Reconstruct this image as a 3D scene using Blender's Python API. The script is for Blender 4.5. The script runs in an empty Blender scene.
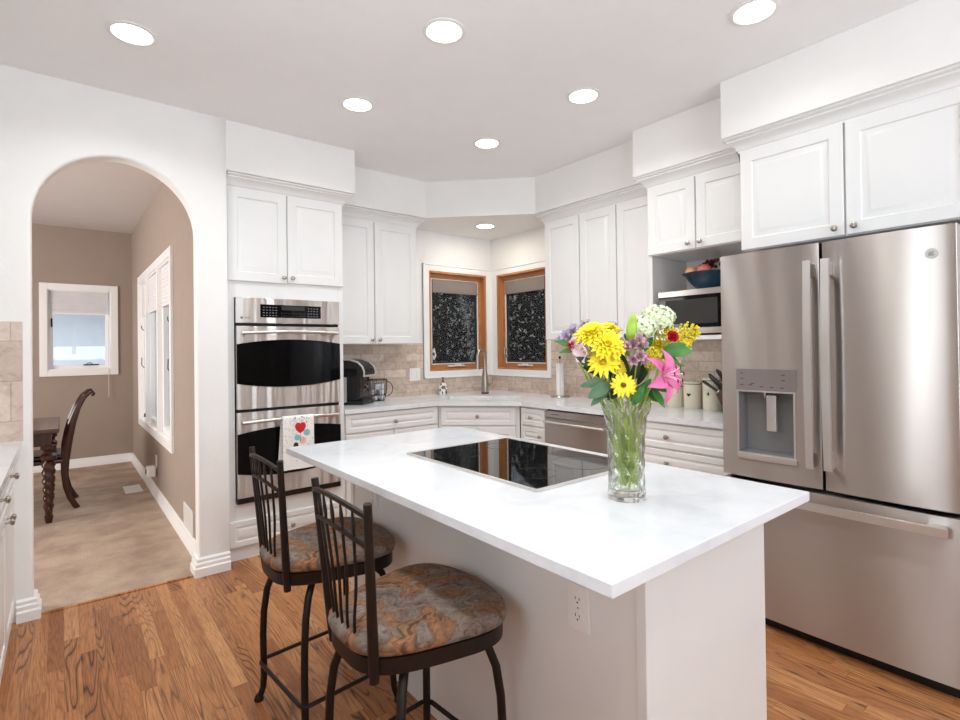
import bpy, bmesh, math, random
from mathutils import Vector, Matrix
random.seed(7)
PI = math.pi
C = bpy.context.scene.collection
SC = bpy.context.scene

# ------------------------------------------------------------------ camera
cam_d = bpy.data.cameras.new('camera'); cam = bpy.data.objects.new('camera', cam_d); C.objects.link(cam)
YAW, PITCH, ROLL = 0.895465, 0.00734461, -0.0124921
fw = Vector((math.cos(YAW)*math.cos(PITCH), math.sin(YAW)*math.cos(PITCH), math.sin(PITCH)))
rt = Vector((math.sin(YAW), -math.cos(YAW), 0)); up = rt.cross(fw)
r2 = math.cos(ROLL)*rt + math.sin(ROLL)*up; u2 = -math.sin(ROLL)*rt + math.cos(ROLL)*up
mw = Matrix((( r2.x, u2.x, -fw.x, 0), (r2.y, u2.y, -fw.y, 0), (r2.z, u2.z, -fw.z, 1.335), (0, 0, 0, 1)))
cam.matrix_world = mw
cam_d.sensor_width = 36; cam_d.lens = 521.765/960*36; cam_d.shift_y = -15.567/960
cam_d.clip_start = 0.02
SC.camera = cam

# ------------------------------------------------------------------ world, added fill lamps, exposure
W = bpy.data.worlds.new('sky'); SC.world = W; W.use_nodes = True
W.node_tree.nodes['Background'].inputs[0].default_value = (0.78, 0.88, 1.0, 1)
W.node_tree.nodes['Background'].inputs[1].default_value = 1.5
SC.view_settings.view_transform = 'Standard'; SC.view_settings.look = 'None'
SC.view_settings.gamma = 1; SC.view_settings.use_curve_mapping = False
SC.view_settings.exposure = 0.25
CAN_POWER = 4.7; CAN_COLOR = (0.975, 1.0, 1.0)
def area_light(name, loc, direction, sx, sy, power, color):
    d = bpy.data.lights.new(name, 'AREA'); d.shape = 'RECTANGLE'; d.size = sx; d.size_y = sy
    d.energy = power; d.color = color
    o = bpy.data.objects.new(name, d); C.objects.link(o); o.location = loc
    o.rotation_euler = Vector(direction).to_track_quat('-Z', 'Y').to_euler()
    return o
area_light('added_fill_rear', (0.75, -3.42, 1.35), (0, 1, 5.0), 2.9, 1.9, 215, (0.76, 0.89, 1.0))  # unseen lamp, added and tilted up to brighten the ceiling
area_light('added_fill_left', (-1.0, 0.76, 1.5), (1, 0, 1.8), 0.6, 1.6, 26, (0.88, 0.95, 1.0))  # unseen added lamp, fills the room and puts a streak on the fridge
area_light('added_fill_dining', (-3.2, 5.2, 1.5), (1, 0, 0), 1.8, 1.5, 110, (1.0, 0.96, 0.92))  # unseen lamp added to brighten the dining room

# ------------------------------------------------------------------ material helpers
def lin(c):
    return tuple(((v/255)/12.92 if v/255 <= .04045 else ((v/255+.055)/1.055)**2.4) for v in c) + (1,)
class NT:
    def __init__(s, name):
        s.m = bpy.data.materials.new(name); s.m.use_nodes = True; s.t = s.m.node_tree
        s.b = s.t.nodes['Principled BSDF']; s.out = s.t.nodes['Material Output']
    def n(s, typ, **k):
        nd = s.t.nodes.new(typ)
        for a, v in k.items(): setattr(nd, a, v)
        return nd
    def l(s, a, b): s.t.links.new(a, b)
    def val(s, sock, v):
        if hasattr(v, 'is_output'): s.l(v, sock)
        else: sock.default_value = v
    def math(s, op, a, b=0.0, c=0.0):
        nd = s.n('ShaderNodeMath', operation=op); s.val(nd.inputs[0], a); s.val(nd.inputs[1], b); s.val(nd.inputs[2], c)
        return nd.outputs[0]
    def coord(s, scale=(1, 1, 1), kind='Object', rot=(0, 0, 0), loc=(0, 0, 0)):
        tc = s.n('ShaderNodeTexCoord'); mp = s.n('ShaderNodeMapping'); s.l(tc.outputs[kind], mp.inputs[0])
        mp.inputs['Scale'].default_value = scale; mp.inputs['Rotation'].default_value = rot; mp.inputs['Location'].default_value = loc
        return mp.outputs[0]
    def noise(s, vec, scale, detail=3, rough=.5, dist=0.0, out=0):
        nd = s.n('ShaderNodeTexNoise'); s.l(vec, nd.inputs['Vector']); nd.inputs['Scale'].default_value = scale
        nd.inputs['Detail'].default_value = detail; nd.inputs['Roughness'].default_value = rough; nd.inputs['Distortion'].default_value = dist
        return nd.outputs[out]
    def ramp(s, fac, stops, interp='LINEAR'):
        nd = s.n('ShaderNodeValToRGB'); s.l(fac, nd.inputs[0]); cr = nd.color_ramp; cr.interpolation = interp
        while len(cr.elements) < len(stops): cr.elements.new(.5)
        for e, (p, c) in zip(cr.elements, stops): e.position = p; e.color = c if len(c) == 4 else lin(c)
        return nd.outputs[0]
    def mix(s, fac, a, b, mode='MIX'):
        nd = s.n('ShaderNodeMix', data_type='RGBA', blend_type=mode)
        s.val(nd.inputs[0], fac); s.val(nd.inputs[6], a); s.val(nd.inputs[7], b)
        return nd.outputs[2]
    def bump(s, h, strength=.2, dist=.01):
        nd = s.n('ShaderNodeBump'); s.l(h, nd.inputs['Height']); nd.inputs['Strength'].default_value = strength
        nd.inputs['Distance'].default_value = dist; s.l(nd.outputs[0], s.b.inputs['Normal'])
    def set(s, **k):
        for a, v in k.items(): s.val(s.b.inputs[a.replace('_', ' ')], v)
        return s
def simple(name, col, rough=.5, metal=0.0, vary=.04, vscale=6, bump=0.0, bscale=60, **k):
    t = NT(name); c = lin(col); v = t.coord()
    nz = t.noise(v, vscale, 3)
    d = tuple(x*(1-vary) for x in c[:3]) + (1,); e = tuple(min(1, x*(1+vary)) for x in c[:3]) + (1,)
    t.set(Base_Color=t.ramp(nz, [(.3, d), (.7, e)]), Roughness=rough, Metallic=metal)
    if bump: t.bump(t.noise(v, bscale, 4), bump, .004)
    t.set(**k)
    return t.m
M = {}
M['wall'] = simple('wall_paint', (244, 242, 239), .75, vary=.01, bump=.25, bscale=45)
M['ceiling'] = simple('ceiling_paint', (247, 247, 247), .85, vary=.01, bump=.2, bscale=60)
M['cabinet'] = simple('cabinet_paint', (236, 235, 233), .32, vary=.008)
M['trim'] = simple('trim_paint', (245, 244, 242), .35, vary=.01)
M['taupe'] = simple('taupe_paint', (163, 146, 134), .8, vary=.02, bump=.2, bscale=50)
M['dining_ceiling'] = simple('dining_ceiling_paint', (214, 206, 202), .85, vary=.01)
M['black_plastic'] = simple('black_plastic', (18, 18, 19), .25, vary=.1)
M['dark_gap'] = simple('dark_gap', (14, 13, 13), .6, vary=.1)
M['black_glass'] = simple('black_glass', (6, 6, 7), .03, vary=.05, Specular_IOR_Level=.6)
M['nickel'] = simple('brushed_nickel', (178, 170, 160), .28, 1.0, vary=.05)
M['chrome'] = simple('chrome', (215, 215, 215), .12, 1.0, vary=.02)
M['iron'] = simple('dark_bronze_iron', (32, 20, 14), .42, 0, vary=.2, vscale=30, Specular_IOR_Level=.28)
M['white_plastic'] = simple('white_plastic', (240, 238, 234), .35, vary=.02)
M['slot'] = simple('slot_dark', (40, 38, 36), .6, vary=.1)
M['bronze_sash'] = simple('dark_bronze_sash', (48, 42, 38), .5, vary=.1)
M['blind'] = simple('taupe_roller_blind', (140, 130, 122), .8, vary=.05, bump=.3, bscale=200)
M['white_blind'] = simple('white_cellular_blind', (225, 222, 224), .8, vary=.03)
M['canister'] = simple('cream_ceramic', (232, 224, 200), .3, vary=.03)
M['canister_lid'] = simple('canister_lid', (200, 190, 165), .4, vary=.05)
M['ink'] = simple('black_ink', (25, 22, 22), .5, vary=.1)
M['bowl'] = simple('blue_glaze', (30, 60, 80), .12, vary=.25, vscale=9)
M['paper'] = simple('white_paper', (245, 243, 240), .9, vary=.02)
M['grape'] = simple('dark_red_grape', (88, 14, 26), .25, vary=.3, vscale=40)
M['peach'] = simple('peach_skin', (232, 168, 110), .55, vary=.2, vscale=12)
M['apple'] = simple('pink_apple_skin', (206, 110, 106), .35, vary=.25, vscale=12)
M['stem'] = simple('green_stem', (158, 178, 70), .5, vary=.28, vscale=30)
M['leaf'] = simple('green_leaf', (62, 122, 46), .42, vary=.3, vscale=25)
M['dark_leaf'] = simple('dark_green_leaf', (38, 70, 42), .45, vary=.3, vscale=25)
M['gray_leaf'] = simple('grey_green_leaf', (84, 112, 84), .5, vary=.25, vscale=25)
M['yellow'] = simple('yellow_petal', (255, 228, 48), .55, vary=.12, vscale=30)
M['yellow_deep'] = simple('yellow_disc', (190, 150, 20), .7, vary=.25, vscale=60)
M['disc_brown'] = simple('brown_disc', (110, 84, 30), .8, vary=.3, vscale=90)
M['pink'] = simple('pink_petal', (222, 112, 162), .5, vary=.22, vscale=25)
M['pale_pink'] = simple('pale_pink_petal', (244, 216, 220), .55, vary=.06, vscale=30)
M['red'] = simple('red_petal', (206, 30, 60), .5, vary=.2, vscale=30)
M['purple'] = simple('mauve_petal', (186, 148, 158), .5, vary=.22, vscale=60)
M['lilac'] = simple('lilac_petal', (178, 166, 186), .5, vary=.2, vscale=60)
M['hydrangea'] = simple('pale_green_petal', (226, 238, 200), .6, vary=.1, vscale=50)
M['goldenrod'] = simple('goldenrod_floret', (226, 206, 40), .6, vary=.2, vscale=50)
M['bud'] = simple('green_lily_bud', (160, 196, 66), .45, vary=.2, vscale=30)
M['anther'] = simple('dark_anther', (90, 30, 30), .7, vary=.1)
M['exterior_wall'] = simple('neighbour_stucco', (222, 224, 226), .9, vary=.03)
M['exterior_trim'] = simple('neighbour_fascia', (200, 204, 210), .7, vary=.03)
M['exterior_dark'] = simple('dark_siding', (58, 56, 54), .8, vary=.1)
M['pod'] = simple('foil_pod', (232, 232, 238), .35, .1, vary=.15, vscale=60)
M['pod_dark'] = simple('pod_label', (70, 74, 92), .5, vary=.3, vscale=80)
M['ground'] = simple('soil_ground', (86, 78, 66), .95, vary=.2)
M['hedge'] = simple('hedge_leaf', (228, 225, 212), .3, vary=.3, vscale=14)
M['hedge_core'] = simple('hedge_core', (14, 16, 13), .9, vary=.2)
M['tea_brown'] = simple('brown_print', (122, 92, 80), .5, vary=.3, vscale=60)
M['heart_red'] = simple('heart_red', (206, 34, 38), .8, vary=.12)
M['teal'] = simple('teal_print', (130, 196, 196), .8, vary=.1)
M['coral'] = simple('coral_print', (226, 140, 128), .8, vary=.15)
M['grey_print'] = simple('grey_print', (120, 116, 128), .8, vary=.2)
M['towel'] = simple('towel_cotton', (246, 243, 240), .95, vary=.02, bump=.3, bscale=300)
M['recess'] = simple('dispenser_recess_grey', (128, 128, 129), .35, vary=.03)
M['panel_grey'] = simple('dispenser_panel_grey', (158, 150, 148), .3, .6, vary=.03)
M['oven_glass'] = simple('oven_black_glass', (5, 5, 6), .06, vary=.05, Specular_IOR_Level=.16)
M['grey_plastic'] = simple('grey_plastic', (112, 112, 114), .4, vary=.05)
M['silver_plastic'] = simple('silver_plastic', (190, 188, 186), .35, .4, vary=.04)

def m_emit(name, col, s):
    t = NT(name); t.set(Base_Color=(0.8, 0.8, 0.8, 1), Emission_Color=col, Emission_Strength=s); return t.m
M['lens'] = m_emit('lamp_lens', (1.0, .97, .93, 1), 9.0)

ANI = 0.25
def m_steel(name, col, rough, axis):
    """brushed stainless: grain along `axis` (the horizontal of the face), slow ripple across it"""
    t = NT(name)
    big = 2.2; sc = [.06, .06, .06]; sc[axis] = 1.0
    v = t.coord(tuple(sc))
    rip = t.noise(v, 7.0, 2.5, .5)
    fine = [900, 900, 900]; fine[axis] = 14
    g = t.noise(t.coord(tuple(fine)), 1.0, 2, .6)
    c = lin(col)
    t.set(Base_Color=t.ramp(g, [(.3, tuple(x*.93 for x in c[:3])+(1,)), (.7, tuple(min(1, x*1.05) for x in c[:3])+(1,))]),
          Metallic=1.0, Roughness=rough, Anisotropic=1.0, Anisotropic_Rotation=ANI)
    tg = t.n('ShaderNodeTangent', direction_type='RADIAL', axis='Z'); t.l(tg.outputs[0], t.b.inputs['Tangent'])
    t.bump(rip, 1.0, .022)
    return t.m
M['steel_y'] = m_steel('brushed_steel_right', (192, 185, 180), .33, 1)
M['steel_x'] = m_steel('brushed_steel_left', (200, 193, 188), .33, 0)
M['steel_plain'] = simple('satin_steel', (222, 219, 216), .34, 1.0, vary=.03)

def m_glass(name, tint=(1, 1, 1, 1), refl=.10):
    t = NT(name); t.t.nodes.remove(t.b)
    tr = t.n('ShaderNodeBsdfTransparent'); tr.inputs[0].default_value = tint
    gl = t.n('ShaderNodeBsdfGlossy'); gl.inputs['Roughness'].default_value = .02
    fr = t.n('ShaderNodeFresnel'); fr.inputs[0].default_value = 1.45
    ge = t.n('ShaderNodeNewGeometry'); mx = t.n('ShaderNodeMixShader')
    t.l(t.math('MULTIPLY', fr.outputs[0], t.math('SUBTRACT', 1.0, ge.outputs['Backfacing'])), mx.inputs[0]); t.l(tr.outputs[0], mx.inputs[1]); t.l(gl.outputs[0], mx.inputs[2])
    t.l(mx.outputs[0], t.out.inputs[0]); return t.m
M['pane'] = m_glass('window_glass')
def m_screen():
    t = NT('insect_screen')
    tr = t.n('ShaderNodeBsdfTransparent'); t.set(Base_Color=lin((30, 30, 31)), Roughness=.8)
    mx = t.n('ShaderNodeMixShader'); mx.inputs[0].default_value = .5
    t.l(tr.outputs[0], mx.inputs[1]); t.l(t.b.outputs[0], mx.inputs[2]); t.l(mx.outputs[0], t.out.inputs[0]); return t.m
M['screen'] = m_screen()
def m_crystal():
    t = NT('cut_crystal'); t.set(Base_Color=(1, 1, 1, 1), Roughness=.0, IOR=1.5, Transmission_Weight=1.0)
    tr = t.n('ShaderNodeBsdfTransparent'); mx = t.n('ShaderNodeMixShader'); mx.inputs[0].default_value = .85
    t.l(tr.outputs[0], mx.inputs[1]); t.l(t.b.outputs[0], mx.inputs[2]); t.l(mx.outputs[0], t.out.inputs[0]); return t.m
M['crystal'] = m_crystal()
def m_water():
    t = NT('vase_water'); t.set(Base_Color=(.93, .98, .88, 1), Roughness=.0, IOR=1.1, Transmission_Weight=1.0)
    tr = t.n('ShaderNodeBsdfTransparent'); tr.inputs[0].default_value = (.97, 1, .92, 1)
    mx = t.n('ShaderNodeMixShader'); mx.inputs[0].default_value = .25
    t.l(tr.outputs[0], mx.inputs[1]); t.l(t.b.outputs[0], mx.inputs[2]); t.l(mx.outputs[0], t.out.inputs[0]); return t.m
M['water'] = m_water()

def m_floor():
    t = NT('oak_planks'); tc = t.n('ShaderNodeTexCoord'); sp = t.n('ShaderNodeSeparateXYZ'); t.l(tc.outputs['Object'], sp.inputs[0])
    x, y = sp.outputs[0], sp.outputs[1]; Wd = .058; L = .62
    rowf = t.math('DIVIDE', x, Wd); row = t.math('FLOOR', rowf); fx = t.math('FRACT', rowf)
    wn = t.n('ShaderNodeTexWhiteNoise', noise_dimensions='1D'); t.l(row, wn.inputs['W'])
    u = t.math('DIVIDE', t.math('ADD', y, t.math('MULTIPLY', wn.outputs[0], 5.3)), L)
    idx = t.math('FLOOR', u); fu = t.math('FRACT', u)
    cb = t.n('ShaderNodeCombineXYZ'); t.l(row, cb.inputs[0]); t.l(idx, cb.inputs[1])
    w2 = t.n('ShaderNodeTexWhiteNoise', noise_dimensions='2D'); t.l(cb.outputs[0], w2.inputs['Vector'])
    rnd = w2.outputs[0]
    gv = t.n('ShaderNodeCombineXYZ')
    t.l(t.math('ADD', t.math('MULTIPLY', x, 8.0), t.math('MULTIPLY', rnd, 37)), gv.inputs[0])
    t.l(t.math('MULTIPLY', y, .75), gv.inputs[1]); t.l(t.math('MULTIPLY', rnd, 91), gv.inputs[2])
    field = t.noise(gv.outputs[0], 1.0, 1.5, .45)
    ring = t.math('ABSOLUTE', t.math('SINE', t.math('MULTIPLY', field, 95)))
    fv = t.n('ShaderNodeCombineXYZ'); t.l(t.math('MULTIPLY', x, 240), fv.inputs[0]); t.l(t.math('MULTIPLY', y, 9), fv.inputs[1]); t.l(rnd, fv.inputs[2])
    fine = t.noise(fv.outputs[0], 1.0, 3, .6)
    base = t.ramp(rnd, [(0, (158, 100, 58)), (.35, (182, 122, 74)), (.7, (192, 132, 82)), (1, (206, 150, 98))])
    line = t.ramp(ring, [(0, (0, 0, 0, 1)), (.42, (.75, .72, .7, 1)), (1, (1, 1, 1, 1))])
    c1 = t.mix(t.math('MULTIPLY', w2.outputs[1] if False else t.math('FRACT', t.math('MULTIPLY', rnd, 7.31)), .95), base, line, 'MULTIPLY')
    fr = t.ramp(fine, [(.36, (.50, .40, .34, 1)), (.56, (1.0, 1.0, 1.0, 1))])
    c2 = t.mix(.7, c1, fr, 'MULTIPLY')
    e1 = t.math('LESS_THAN', fx, .02); e2 = t.math('LESS_THAN', fu, .003); e = t.math('MAXIMUM', e1, e2)
    c3 = t.mix(t.math('MULTIPLY', e, .55), c2, lin((60, 32, 20)))
    t.set(Base_Color=c3, Roughness=.34); t.bump(ring, .06, .003)
    return t.m
M['floor'] = m_floor()
def m_carpet():
    t = NT('beige_carpet'); v = t.coord()
    a = t.noise(v, 3.6, 4, .6, .25); b = t.noise(v, 180, 2, .7)
    c = t.ramp(a, [(.35, (182, 156, 136)), (.65, (214, 190, 168))]); d = t.ramp(b, [(.2, (.6, .6, .6, 1)), (.7, (1, 1, 1, 1))])
    t.set(Base_Color=t.mix(.8, c, d, 'MULTIPLY'), Roughness=1.0); t.bump(b, .8, .01); return t.m
M['carpet'] = m_carpet()
def m_quartz():
    t = NT('white_quartz'); v = t.coord()
    a = t.noise(v, 3.5, 5, .6, 1.5)
    t.set(Base_Color=t.ramp(a, [(.35, (219, 221, 224)), (.5, (228, 230, 233)), (.7, (233, 234, 236))]), Roughness=.16); return t.m
M['quartz'] = m_quartz()
def m_tile(name, axis, w, h, off=.5):
    t = NT(name); tc = t.n('ShaderNodeTexCoord'); sp = t.n('ShaderNodeSeparateXYZ'); t.l(tc.outputs['Object'], sp.inputs[0])
    cb = t.n('ShaderNodeCombineXYZ'); t.l(sp.outputs[axis], cb.inputs[0]); t.l(sp.outputs[2], cb.inputs[1])
    br = t.n('ShaderNodeTexBrick'); t.l(cb.outputs[0], br.inputs['Vector']); br.offset = off
    br.inputs['Scale'].default_value = 1; br.inputs['Mortar Size'].default_value = .0028; br.inputs['Brick Width'].default_value = w; br.inputs['Row Height'].default_value = h
    br.inputs['Color1'].default_value = lin((208, 192, 180)); br.inputs['Color2'].default_value = lin((236, 222, 211)); br.inputs['Mortar'].default_value = lin((196, 186, 174))
    n1 = t.noise(tc.outputs['Object'], 16, 5, .62, 1.2)
    n2 = t.ramp(n1, [(.3, (206, 188, 174)), (.5, (240, 230, 221)), (.72, (255, 250, 246))])
    t.set(Base_Color=t.mix(.75, br.outputs[0], n2, 'MULTIPLY'), Roughness=.5)
    inv = t.math('SUBTRACT', 1.0, br.outputs['Fac']); t.bump(inv, .35, .003); return t.m
M['tile_x'] = m_tile('travertine_tile_left', 0, .225, .072); M['tile_y'] = m_tile('travertine_tile_right', 1, .225, .072)
M['tile_big'] = m_tile('travertine_tile_niche', 0, .10, .20)
def m_wood(name, c1, c2, rough, axis=2, sc=10):
    t = NT(name); s = [sc*3]*3; s[axis] = sc*.25
    n = t.noise(t.coord(tuple(s)), 1.0, 4, .6, .6)
    t.set(Base_Color=t.ramp(n, [(.3, c1), (.7, c2)]), Roughness=rough); return t.m
M['fir_z'] = m_wood('fir_upright', (176, 112, 66), (206, 146, 96), .4, 2)
M['fir_x'] = m_wood('fir_rail', (176, 112, 66), (206, 146, 96), .4, 0)
M['dark_wood'] = m_wood('dark_mahogany', (44, 22, 16), (74, 38, 26), .22, 2)
M['table_wood'] = m_wood('dark_table_top', (66, 42, 34), (92, 62, 50), .18, 0)
def m_fabric():
    t = NT('marbled_seat_fabric'); v = t.coord()
    w = t.noise(v, 6, 3, .55, .8, 1)
    mixv = t.n('ShaderNodeMix', data_type='VECTOR'); mixv.inputs[0].default_value = .12; t.l(v, mixv.inputs[4]); t.l(w, mixv.inputs[5])
    a = t.noise(mixv.outputs[1], 8, 3, .55, .9); b = t.noise(mixv.outputs[1], 30, 7, .72, 2.2)
    c = t.ramp(a, [(.26, (60, 44, 38)), (.36, (112, 98, 90)), (.45, (136, 124, 114)), (.52, (122, 92, 68)), (.59, (160, 112, 74)), (.66, (84, 60, 44)), (.78, (138, 122, 110))])
    d = t.ramp(b, [(.36, (.16, .13, .12, 1)), (.47, (.80, .76, .74, 1)), (.64, (1.2, 1.17, 1.15, 1))])
    t.set(Base_Color=t.mix(.85, c, d, 'MULTIPLY'), Roughness=.75); return t.m
M['fabric'] = m_fabric()

# ------------------------------------------------------------------ mesh helpers
class MB:
    def __init__(s): s.bm = bmesh.new(); s.wn = False
    def box(s, x0, x1, y0, y1, z0, z1, bev=0.0, seg=2, mi=0):
        vs = [s.bm.verts.new((x, y, z)) for x in (x0, x1) for y in (y0, y1) for z in (z0, z1)]
        fs = [(0, 1, 3, 2), (4, 6, 7, 5), (0, 4, 5, 1), (2, 3, 7, 6), (0, 2, 6, 4), (1, 5, 7, 3)]
        F = [s.bm.faces.new([vs[i] for i in f]) for f in fs]
        for f in F: f.material_index = mi
        if bev:
            s.wn = True
            es = list({e for f in F for e in f.edges})
            bmesh.ops.bevel(s.bm, geom=es, offset=bev, segments=seg, profile=.5, affect='EDGES', clamp_overlap=True)
        return s
    def rings(s, rings, cap0=True, cap1=True, closed=True, mi=0):
        R = [[s.bm.verts.new(p) for p in r] for r in rings]; n = len(R[0])
        for a, b in zip(R, R[1:]):
            for i in range(n if closed else n-1):
                j = (i+1) % n
                try: s.bm.faces.new((a[i], a[j], b[j], b[i])).material_index = mi
                except ValueError: pass
        if cap0: s.bm.faces.new(R[0][::-1]).material_index = mi
        if cap1: s.bm.faces.new(R[-1]).material_index = mi
        return s
    def tube(s, pts, r, n=10, mi=0, flat=None):
        pts = [Vector(p) for p in pts]; k = len(pts)
        rs = [r]*k if not hasattr(r, '__len__') else r
        ref = None; out = []
        for i, p in enumerate(pts):
            d = (pts[min(i+1, k-1)]-pts[max(i-1, 0)]).normalized()
            if ref is None:
                ref = Vector((0, 0, 1)) if abs(d.z) < .9 else Vector((1, 0, 0))
                if flat: ref = Vector(flat)
            a = (ref-d*ref.dot(d)).normalized(); b = d.cross(a); ref = a
            ra, rb = rs[i] if isinstance(rs[i], tuple) else (rs[i], rs[i])
            out.append([p+a*ra*math.cos(2*PI*j/n)+b*rb*math.sin(2*PI*j/n) for j in range(n)])
        return s.rings(out, mi=mi)
    def lathe(s, prof, c=(0, 0, 0), n=28, cap0=True, cap1=True, mi=0, wob=None):
        out = []
        for r, z in prof:
            ring = []
            for j in range(n):
                th = 2*PI*j/n; rr, zz = (r, z) if wob is None else wob(r, z, th)
                ring.append((c[0]+rr*math.cos(th), c[1]+rr*math.sin(th), c[2]+zz))
            out.append(ring)
        return s.rings(out, cap0, cap1, mi=mi)
    def ball(s, c, r, n=14, m=9, mi=0, rot=None):
        rx, ry, rz = r if hasattr(r, '__len__') else (r, r, r)
        out = []
        for i in range(1, m):
            ph = PI*i/m; ring = []
            for j in range(n):
                p = Vector((rx*math.sin(ph)*math.cos(2*PI*j/n), ry*math.sin(ph)*math.sin(2*PI*j/n), -rz*math.cos(ph)))
                if rot is not None: p = rot @ p
                ring.append(Vector(c)+p)
            out.append(ring)
        return s.rings(out, mi=mi)
    def prism(s, pts, a0, a1, axis='z', mi=0):
        f = {'z': lambda p, a: (p[0], p[1], a), 'y': lambda p, a: (p[0], a, p[1]), 'x': lambda p, a: (a, p[0], p[1])}[axis]
        return s.rings([[f(p, a0) for p in pts], [f(p, a1) for p in pts]], mi=mi)
    def panel(s, x0, x1, z0, z1, prof, yb=0.0, mi=0):
        """a door or drawer front facing -y: mitred rings (inset, rise)"""
        out = [[(x0+i, yb-h, z0+i), (x1-i, yb-h, z0+i), (x1-i, yb-h, z1-i), (x0+i, yb-h, z1-i)] for i, h in prof]
        return s.rings(out, mi=mi)
    def sweep(s, path, prof, side=1, mi=0, z0=0.0):
        """profile (out, z) carried along a plan path with mitred corners; out is to the right of travel for side=1"""
        P = [Vector((p[0], p[1])) for p in path]; out = []
        for i, p in enumerate(P):
            def nrm(a, b): d = (b-a).normalized(); return Vector((d.y, -d.x))*side
            ns = []
            if i > 0: ns.append(nrm(P[i-1], p))
            if i < len(P)-1: ns.append(nrm(p, P[i+1]))
            m = sum(ns, Vector((0, 0))).normalized(); m = m/m.dot(ns[0])
            out.append([(p.x+m.x*o, p.y+m.y*o, z0+z) for o, z in prof])
        return s.rings(out, mi=mi)
    def quad(s, a, b, c, d, mi=0):
        s.bm.faces.new([s.bm.verts.new(p) for p in (a, b, c, d)]).material_index = mi; return s
    def xform(s, mat):
        bmesh.ops.transform(s.bm, matrix=mat, verts=s.bm.verts[:]); return s
def obj(name, mb, mat, parent=None, smooth=True, angle=38, recalc=True):
    if recalc: bmesh.ops.recalc_face_normals(mb.bm, faces=mb.bm.faces[:])
    me = bpy.data.meshes.new(name); mb.bm.to_mesh(me); mb.bm.free()
    for m in (mat if isinstance(mat, list) else [mat]): me.materials.append(M[m])
    if smooth:
        me.polygons.foreach_set('use_smooth', [True]*len(me.polygons)); me.set_sharp_from_angle(angle=math.radians(angle))
    o = bpy.data.objects.new(name, me); C.objects.link(o)
    if mb.wn and smooth:
        w_ = o.modifiers.new('normals', 'WEIGHTED_NORMAL'); w_.keep_sharp = True; w_.weight = 100
    if parent: o.parent = parent
    return o
def tag(o, label, cat, group=None):
    o['label'] = label; o['category'] = cat
    if group: o['group'] = group
    return o
def thing(name, label, cat, loc=(0, 0, 0), rz=0.0, group=None):
    o = bpy.data.objects.new(name, None); C.objects.link(o); o.empty_display_size = .1
    o.location = loc; o.rotation_euler = (0, 0, rz); return tag(o, label, cat, group)
def struct(name, mb, mat, parent=None, **k):
    o = obj(name, mb, mat, parent, **k)
    if parent is None: o['kind'] = 'structure'
    return o
def dup(root, loc, rz, label, group=None):
    r = root.copy(); C.objects.link(r); r.location = loc; r.rotation_euler = (0, 0, rz); r['label'] = label
    if group: r['group'] = group
    def kids(a, b):
        for ch in list(a.children):
            c = ch.copy(); C.objects.link(c); c.parent = b; kids(ch, c)
    kids(root, r); return r

# ------------------------------------------------------------------ the room shell
CEIL = 2.775; YB = 4.195; XR = 3.52
mb = MB(); mb.box(-.83, XR+.1, -3.2, 3.505, -.06, 0); mb.box(.80, XR+.1, 3.505, YB+.1, -.06, 0)
struct('floor', mb, 'floor')
struct('floor_carpet', MB().box(-3.0, .70, 3.52, 7.75, -.06, .004), 'carpet')
struct('trim_threshold', MB().box(-.12, .63, 3.497, 3.522, -.03, .007, .003), 'floor')
mb = MB(); mb.box(-.95, XR+.15, -3.3, 3.60, CEIL, CEIL+.08); mb.box(.68, XR+.15, 3.60, YB+.15, CEIL, CEIL+.08)
struct('ceiling', mb, 'ceiling')
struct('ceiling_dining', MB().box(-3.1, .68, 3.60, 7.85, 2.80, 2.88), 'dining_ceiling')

def holed_wall(fixed0, fixed1, u0, u1, z0, z1, holes, axis):
    """wall slab along axis 'x' or 'y' with rectangular openings (u0,u1,z0,z1)"""
    mb = MB()
    def bx(a, b, c, d):
        if b-a < 1e-4 or d-c < 1e-4: return
        if axis == 'x': mb.box(a, b, fixed0, fixed1, c, d)
        else: mb.box(fixed0, fixed1, a, b, c, d)
    cur = u0
    for a, b, c, d in sorted(holes):
        bx(cur, a, z0, z1); bx(a, b, z0, c); bx(a, b, d, z1); cur = b
    bx(cur, u1, z0, z1); return mb
WL = (2.735, 3.44, 1.12, 2.085); WR = (3.385, 4.095, 1.12, 2.085)
struct('wall_back', holed_wall(YB, YB+.15, .80, XR+.15, 0, CEIL, [WL], 'x'), 'wall')
struct('wall_right', holed_wall(XR, XR+.15, -3.3, YB, 0, CEIL, [WR], 'y'), 'wall')
struct('wall_left', holed_wall(-.95, -.83, -3.3, 3.49, 0, CEIL, [(.45, 1.07, .65, 2.35)], 'y'), 'taupe')
struct('wall_rear', holed_wall(-3.32, -3.2, -.83, XR, 0, CEIL, [(-.7, 2.2, .45, 2.45)], 'x'), 'taupe')
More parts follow.
